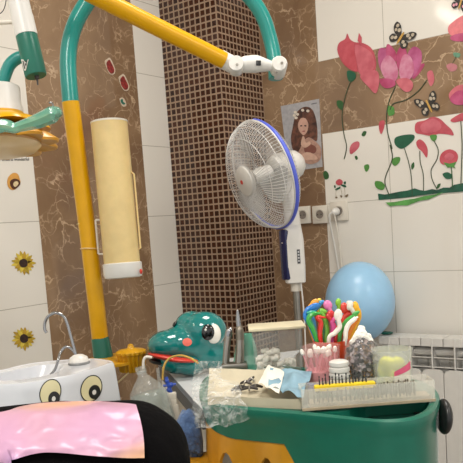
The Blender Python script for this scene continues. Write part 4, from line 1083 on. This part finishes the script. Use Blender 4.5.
# yellow cotton jar
t, c, r_, h_ = jar('cotton_ball_jar', 'cloudy jar of yellow cotton balls with a pink label', 393.5, 391, 18.2, 43, pm('cloudy jar plastic', '#dfe2da', .2, alpha=.36, coat=.3), 1.08)
ab = math.atan2(-FW.y, -FW.x)
b = BM(); rows = []
for i in range(2): rows.append([c+Vector((math.cos(a), math.sin(a), 0))*(r_*(1.045 if i else 1.025)+.0005)+Vector((0, 0, h_*(.08+.40*i)+(i*k*.0016))) for k, a in enumerate([ab-.15+k*.11 for k in range(10)])])
skin(b, rows, cap=False, close=False); thick(b, .0004); lb = obj('jar_label', b, solid('#e3dcc8'), t)
b = BM(); rows = []
for i in range(2): rows.append([c+Vector((math.cos(a), math.sin(a), 0))*(r_*1.062+.0005)+Vector((0, 0, h_*(.50+.10*i)-.004+k*(.0010+.0007*i))) for k, a in enumerate([ab-.15+k*.11 for k in range(10)])])
skin(b, rows, cap=False, close=False); thick(b, .0004); obj('label_band', b, solid('#d8587a'), lb)
b = BM()
for i in range(3):
    rows = [[c+Vector((math.cos(a), math.sin(a), 0))*(r_*1.055+.0005)+Vector((0, 0, h_*(.14+.09*i)+.0015*q)) for a in [ab+k*.11 for k in range(6)]] for q in range(2)]
    skin(b, rows, cap=False, close=False)
obj('label_print', b, solid('#8a8478'), lb)
bbm = BM(); v = ball(bbm, (0, 0, 0), .0128, seg=16, rg=12)
for q in v: q.co *= 1+.10*noise.noise(q.co*160)
cbll = obj('cotton_ball', bbm, M['ycotton']); tag(cbll, 'yellow cotton ball inside the cloudy jar', 'cotton ball', 'cotton balls in the cloudy jar')
b3 = BM(); v = ball(b3, (0, 0, 0), .0118, seg=16, rg=12)
for q in v: q.co *= 1+.10*noise.noise(q.co*160)
gb = obj('cotton_ball', b3, M['gcotton']); tag(gb, 'pale green cotton ball at the left inside the cloudy jar', 'cotton ball')
LR = (RT.xy.to_3d().normalized(), -FW.xy.to_3d().normalized())
gb.location = c - LR[0]*(r_-.014) + LR[1]*.004 + Vector((0, 0, .018))
fst = True
for (u_, v_, z_) in ((-.3, .4, .018), (.45, .2, .017), (.1, -.45, .018), (0, .5, .030), (-.45, -.2, .036), (.15, 0, .038), (.42, -.35, .032), (-.1, .25, .050), (.4, .3, .040), (-.4, .1, .052), (.2, .45, .052)):
    o = cbll if fst else cbll.copy()
    if not fst: COL.objects.link(o)
    fst = False
    o.location = c+LR[0]*u_*(r_*.9)+LR[1]*v_*(r_*.9)+Vector((0, 0, z_))
# glitter bottle
c = plane_pt(364.5, 387, DS); s_ = depth(c)/F; r_ = 18.5*s_; h_ = 52*s_
t = thing('confetti_jar', 'clear jar of silver and gold foil with cotton bursting from its neck', 'jar', c)
b = BM(); lathe(b, [(0, 0), (r_*.95, 0), (r_, .004), (r_*1.0, h_*.62), (r_*.97, h_*.75), (r_*.8, h_*.86), (r_*.5, h_*.93), (r_*.45, h_)], c, seg=32); obj('jar_body', b, M['clear'], t)
b = BM()
random.seed(9)
v = ball(b, c+Vector((0, 0, h_*.48)), (r_*.93, r_*.93, h_*.42), seg=40, rg=26)
for q in v:
    d = q.co-c; 
    q.co += Vector((noise.noise(q.co*130), noise.noise(q.co*130+Vector((7, 0, 0))), noise.noise(q.co*130+Vector((0, 9, 0)))))*.008
bmesh.ops.translate(b, verts=b.verts, vec=(0, 0, .004))
o = obj('foil_filling', b, M['glitter'], t, smooth=False); o['kind'] = 'stuff'
b = BM()
gold = pm('gold foil', '#c9952c', .25, metal=.8)
for k in range(70):
    a = ab+random.uniform(-1.5, 1.5); rr = r_*random.uniform(.96, .99); z_ = random.uniform(.004, h_*.36)
    p = c+Vector((math.cos(a)*rr, math.sin(a)*rr, z_)); dd = Vector((random.uniform(-1, 1), random.uniform(-1, 1), random.uniform(-1, 1)))*.0035
    tube(b, [p-dd, p+dd], .0008, 4, smooth=False)
o = obj('gold_flakes', b, gold, t); o['kind'] = 'stuff'
b = BM()
for (x, y, q) in ((361, 336, .013), (357, 341, .011), (366, 337, .010), (361, 329, .008), (368, 342, .010), (352, 342, .006)):
    v = ball(b, at(x, y, depth(c)), q, seg=18, rg=12)
    for z_ in v: z_.co += (z_.co-at(x, y, depth(c)))*.35*noise.noise(z_.co*150)
obj('cotton_tuft', b, M['cotton'], t, remesh=.0015)

# red cup with coloured spoons
c = plane_pt(333.5, 380, DS); wC = depth(c); s_ = wC/F; r_ = 18*s_; h_ = 41*s_
t = thing('red_cup', 'orange red cup holding the coloured plastic spoons', 'cup', c)
b = BM(); lathe(b, [(0, 0), (r_*.85, 0), (r_*.9, .004), (r_*1.03, h_), (r_*.98, h_), (r_*.84, .008), (0, .008)], c, seg=32, cap=False); obj('cup_body', b, pm('orange red plastic', '#cf4a22', .3, coat=.2), t)
cs = crop(295, 290, 5.7875)
SP = [ # colour, name, stem px path (from cup upward), head px centre, rx, ry, rot, depth offset, where
 ('#e9a23c', 'orange', [(115, 300), (90, 220), (75, 150), (85, 100)], (112, 75, 30, 20, -.7), .02, 'at the upper left'),
 ('#2f7fd0', 'blue', [(125, 300), (90, 210), (60, 150), (75, 110)], (105, 98, 40, 19, -.45), -.01, 'leftmost'),
 ('#35a38a', 'sea green', [(135, 300), (105, 220), (80, 165), (90, 135)], (95, 130, 30, 12, -.1), -.015, 'below the blue one'),
 ('#3aa545', 'green', [(130, 305), (105, 230), (78, 180), (95, 145)], (125, 135, 28, 9, .1), -.02, 'arching at the left'),
 ('#7cc242', 'lime green', [(180, 300), (185, 230), (165, 150), (150, 125)], (162, 122, 26, 14, .4), -.005, 'in the left middle'),
 ('#d8342a', 'red', [(150, 300), (145, 240), (150, 190), (130, 160)], (150, 158, 30, 8, .05), -.022, 'with flat head at the left'),
 ('#e77fb5', 'pink', [(215, 290), (215, 200), (210, 140), (200, 110)], (190, 88, 26, 30, -.5), .015, 'tall in the middle'),
 ('#d62e31', 'dark red', [(235, 300), (230, 220), (205, 170), (190, 150)], (205, 142, 22, 26, .6), -.01, 'in the middle'),
 ('#efe9dc', 'white', [(195, 290), (230, 250), (258, 215), (253, 180)], (250, 145, 25, 36, .05), -.034, 'in front with oval head'),
 ('#8bc63c', 'bright green', [(260, 300), (262, 200), (258, 120), (255, 90)], (250, 72, 17, 24, .1), .02, 'at the top middle'),
 ('#df4638', 'coral red', [(265, 300), (270, 200), (290, 150), (330, 128)], (285, 105, 22, 34, -.1), .01, 'right of the middle'),
 ('#4bae4f', 'leaf green', [(255, 300), (265, 240), (300, 180), (345, 150)], (352, 135, 26, 12, -.5), -.012, 'arching to the right'),
 ('#f0e9d8', 'cream', [(285, 300), (300, 220), (325, 180), (350, 160)], (318, 90, 18, 30, .3), .0, 'at the right'),
 ('#f2b320', 'amber', [(320, 290), (345, 220), (370, 160), (368, 120)], (352, 100, 20, 36, -.2), .004, 'rightmost'),
 ('#ef8a1d', 'orange yellow', [(300, 300), (320, 240), (345, 190), (365, 160)], (330, 210, 14, 30, .6), -.02, 'low at the right'),
 ('#3f9bd8', 'sky blue', [(120, 300), (110, 200), (95, 140), (130, 100)], (150, 75, 24, 13, -.6), .03, 'at the back left'),
 ('#f0d54a', 'lemon yellow', [(170, 300), (150, 200), (125, 110), (120, 80)], (133, 62, 22, 12, -.5), .035, 'highest at the back left'),
 ('#d24a8e', 'magenta', [(205, 300), (220, 240), (222, 210), (215, 190)], (222, 178, 12, 20, .1), -.016, 'short in the middle'),
 ('#3aa06a', 'emerald', [(175, 300), (175, 260), (172, 220), (178, 195)], (180, 185, 14, 22, .3), .0, 'short at the left middle'),
 ('#d8402f', 'scarlet', [(245, 300), (250, 220), (300, 150), (315, 135)], (335, 128, 22, 9, -.3), .012, 'reaching right behind the green one'),
 ('#e9e4d6', 'pale ivory', [(275, 300), (290, 200), (300, 110), (305, 85)], (312, 75, 16, 14, 0), .03, 'at the top right'),
 ('#f5f1e6', 'ivory', [(290, 300), (295, 240), (310, 200), (345, 168)], (352, 162, 16, 7, -.5), -.034, 'curled in front at the right'),
]
for hx, nm, path, (hx_, hy_, rx, ry, rot), dw, wh in SP:
    w_ = wC+dw; basep = c+Vector((0, 0, .02))+(at(cs(path[0])[0][0], 330, wC)-at(333.5, 330, wC))*.4+FW*dw*.5
    tt = thing('plastic_spoon', nm+' plastic spoon in the red cup, '+wh, 'spoon', basep, 'coloured spoons in the red cup')
    mt = solid(hx, .25)
    pts = [basep]+[at(*q, w_) for q in cs(*path)]
    hc = at(*cs((hx_, hy_))[0], w_)
    b = BM(); tube(b, pts+[hc], [.0026, .0042, .0050, .0046, .004], 8, 6); obj('handle', b, mt, tt)
    b = BM(); k_ = w_/F/5.7875; c2, s2 = math.cos(-rot), math.sin(-rot)
    ball(b, hc, (rx*k_, ry*k_, .0045), (RT*c2+UP*s2, -RT*s2+UP*c2, FW), 18, 12); obj('spoon_bowl', b, mt, tt)
# small blue straw above
# long bur box ----------------------------------------------------------
A = plane_pt(302.5, 411.5, DS+.003); B = plane_pt(435.5, 401.5, DS+.003)
ex = (B-A).normalized(); ey_ = Vector((-ex.y, ex.x, 0)); LB = (B-A).length; DB = .042; HB = .036
mB = Matrix((ex, ey_, Vector((0, 0, 1)))).transposed()
t = thing('bur_box', 'long open clear plastic box of dental burs along the cart front', 'box', (A+B)/2+ey_*DB/2)
def lb_(u, v, z): return A + mB @ Vector((u, v, z))
b = BM()
box(b, lb_(LB/2, DB/2, .001), (LB, DB, .002), mB)
box(b, lb_(LB/2, .001, HB/2), (LB, .002, HB), mB); box(b, lb_(LB/2, DB-.001, HB/2+.001), (LB, .002, HB+.002), mB)
box(b, lb_(.001, DB/2, HB/2), (.002, DB-.004, HB), mB); box(b, lb_(LB-.001, DB/2, HB/2), (.002, DB-.004, HB), mB)
obj('clear_walls', b, pm('yellowed clear plastic', '#e8e5d8', .12, alpha=.31, coat=.4, var=.04), t, smooth=False)
b = BM(); box(b, lb_(LB/2+.004, DB/2, .006), (LB-.02, DB-.008, .008), mB); box(b, lb_(LB/2, -.001, .003), (LB, .002, .004), mB); obj('bur_rack', b, pm('beige rack', '#a8977c', .5), t, smooth=False)
ys = BM(); box(ys, lb_(.076, DB*.62, .031), (.102, .014, .010), mB, bev=.002)
tag(obj('foam_strip', ys, pm('yellow foam', '#e8c81e', .7), base=lb_(.073, DB*.62, .026)), 'yellow foam strip stuck with black burs in the clear box', 'foam strip')
def bur(mat):
    b = BM(); tube(b, [(0, 0, 0), (0, 0, .014), (0, 0, .0145), (0, 0, .018), (0, 0, .0185), (0, 0, .022)], [.0009, .0009, .0005, .0005, .0010, .0008], 6, smooth=False); return b
b0 = obj('dental_bur', bur(None), pm('bur steel', '#6f6555', .4, metal=.7)); tag(b0, 'thin steel bur standing in the rack of the clear box', 'dental bur', 'steel burs in the clear box')
b1 = obj('dental_bur', bur(None), M['black']); tag(b1, 'thin black bur pushed into the yellow foam strip', 'dental bur', 'black burs in the yellow foam')
random.seed(21); fst = True
for row_, vv in enumerate((DB*.25, DB*.5, DB*.78)):
    for k in range(24):
        o = b0 if fst else b0.copy()
        if not fst: COL.objects.link(o)
        fst = False
        if row_ == 2 and k < 9: u_ = .123+.003*k
        else: u_ = .014+(LB-.045)*k/23+random.uniform(-.002, .002)
        if row_ == 2 and k >= 9: u_ = .123+(LB-.15)*k/23
        o.location = lb_(u_, vv+random.uniform(-.002, .002), .0095); o.scale = (1.4, 1.4, random.uniform(.8, 1.1))
fst = True
for k in range(15):
    o = b1 if fst else b1.copy()
    if not fst: COL.objects.link(o)
    fst = False
    o.location = lb_(.034+.0056*k, DB*.62+random.uniform(-.004, .004), .0355); o.scale = (1.5, 1.5, random.uniform(.55, .9)); o.rotation_euler = (random.uniform(-.1, .1), random.uniform(-.1, .1), 0)

# ------------------------------------------------------------------ dental chair edge, black jacket, holographic pouch, jeans
WJ = .86
t0 = at(60, 545, WJ); cz_ = .765
t = thing('dental_chair', 'teal padded dental chair under the black jacket', 'chair', (at(60, 500, WJ).x, at(60, 500, WJ).y, 0))
cc = Vector((at(60, 500, WJ+.06).x, at(60, 500, WJ+.06).y, 0))
b = BM(); box(b, cc+Vector((0, 0, cz_-.05))-fx*.06, (.44, .34, .1), fm, bev=.03, seg=3); obj('seat', b, M['chairpad'], t)
b = BM(); lathe(b, [(.16, 0), (.16, .03), (.07, .05), (.06, cz_-.1)], cc-fx*.06, seg=28); obj('pedestal', b, M['offwhite'], t)
b = BM(); rings = []
path = [(-75, 470, .063), (-30, 466, .066), (30, 463, .072), (90, 462, .0735), (130, 462, .0735), (150, 463, .070), (166, 465, .062), (178, 467, .052), (185.5, 469, .038), (189.5, 471, .018)]
sp = spline([Vector(p) for p in path], 4)
for p in sp:
    cc_ = at(p.x, p.y, WJ); rings.append([cc_ + (UP*math.cos(a)+FW*math.sin(a)*1.15)*p.z*(1+.035*noise.noise(Vector((p.x*.03, math.cos(a)*2, math.sin(a)*2)))) for a in [2*PI*k/40 for k in range(40)]])
zmin = cz_+.001
for r_ in rings:
    for v in r_: v.z = max(v.z, zmin)
skin(b, rings); jb = at(60, 520, WJ)
jk = obj('black_jacket', b, M['cloth'], base=Vector((jb.x, jb.y, cz_)), ang=80); tag(jk, 'black cloth jacket rolled up under the pink shiny pouch', 'jacket')
bpy.context.view_layer.update()
BVJ = BVHTree.FromObject(jk, bpy.context.evaluated_depsgraph_get()); jo = Vector(jk.location)
top = [(-60, 420), (0, 412), (20, 406.5), (45, 402.5), (90, 401), (125, 403), (136, 404.5)]
bot = [(-60, 470), (3, 462), (12, 460), (45, 452.5), (95, 456), (125, 458), (144.5, 458)]
tp_ = spline([Vector((x, y, 0)) for x, y in top], 8); bt_ = spline([Vector((x, y, 0)) for x, y in bot], 8)
b = BM(); rows = []
for i in range(27):
    v_ = i/26; row = []
    for j_ in range(len(tp_)):
        p = tp_[j_].lerp(bt_[j_], v_)
        x, y = p.x+(2.5*math.sin(v_*PI) if j_ > len(tp_)-6 else 0), p.y
        d = ray(x, y).normalized(); h = BVJ.ray_cast(EYE-jo, d)
        s = h[0]+jo if h[0] is not None else at(x, y, WJ)
        fold = .5*noise.noise(Vector((x*.035, y*.05, 2)))+.35*noise.noise(Vector((x*.09+y*.05, y*.11, 5)))
        row.append(s-d*(.010+.008*fold))
    rows.append(row)
skin(b, rows, cap=False, close=False); thick(b, .0007)
ho_ = obj('foil_pouch', b, M['foil'], base=at(70, 455, WJ-.06), ang=85); tag(ho_, 'shiny iridescent pink pouch lying on the black jacket', 'pouch')
# jeans behind
b = BM(); rings = []
for x, y, r_ in ((176, 432, .02), (182, 430, .034), (189, 433, .042), (195, 437, .042), (200, 442, .034), (203, 448, .012)):
    cc_ = at(x, y, 1.37); rings.append([cc_ + (UP*math.cos(a)+FW*math.sin(a)*.8)*r_*(1+.4*noise.noise(Vector((x*.12, math.cos(a)*3, math.sin(a)*3)))) for a in [2*PI*k/28 for k in range(28)]])
skin(b, rings); tag(obj('denim_jeans', b, M['denim'], base=at(196, 460, 1.36), ang=80), 'rumpled blue denim between the black jacket and the cart', 'jeans')
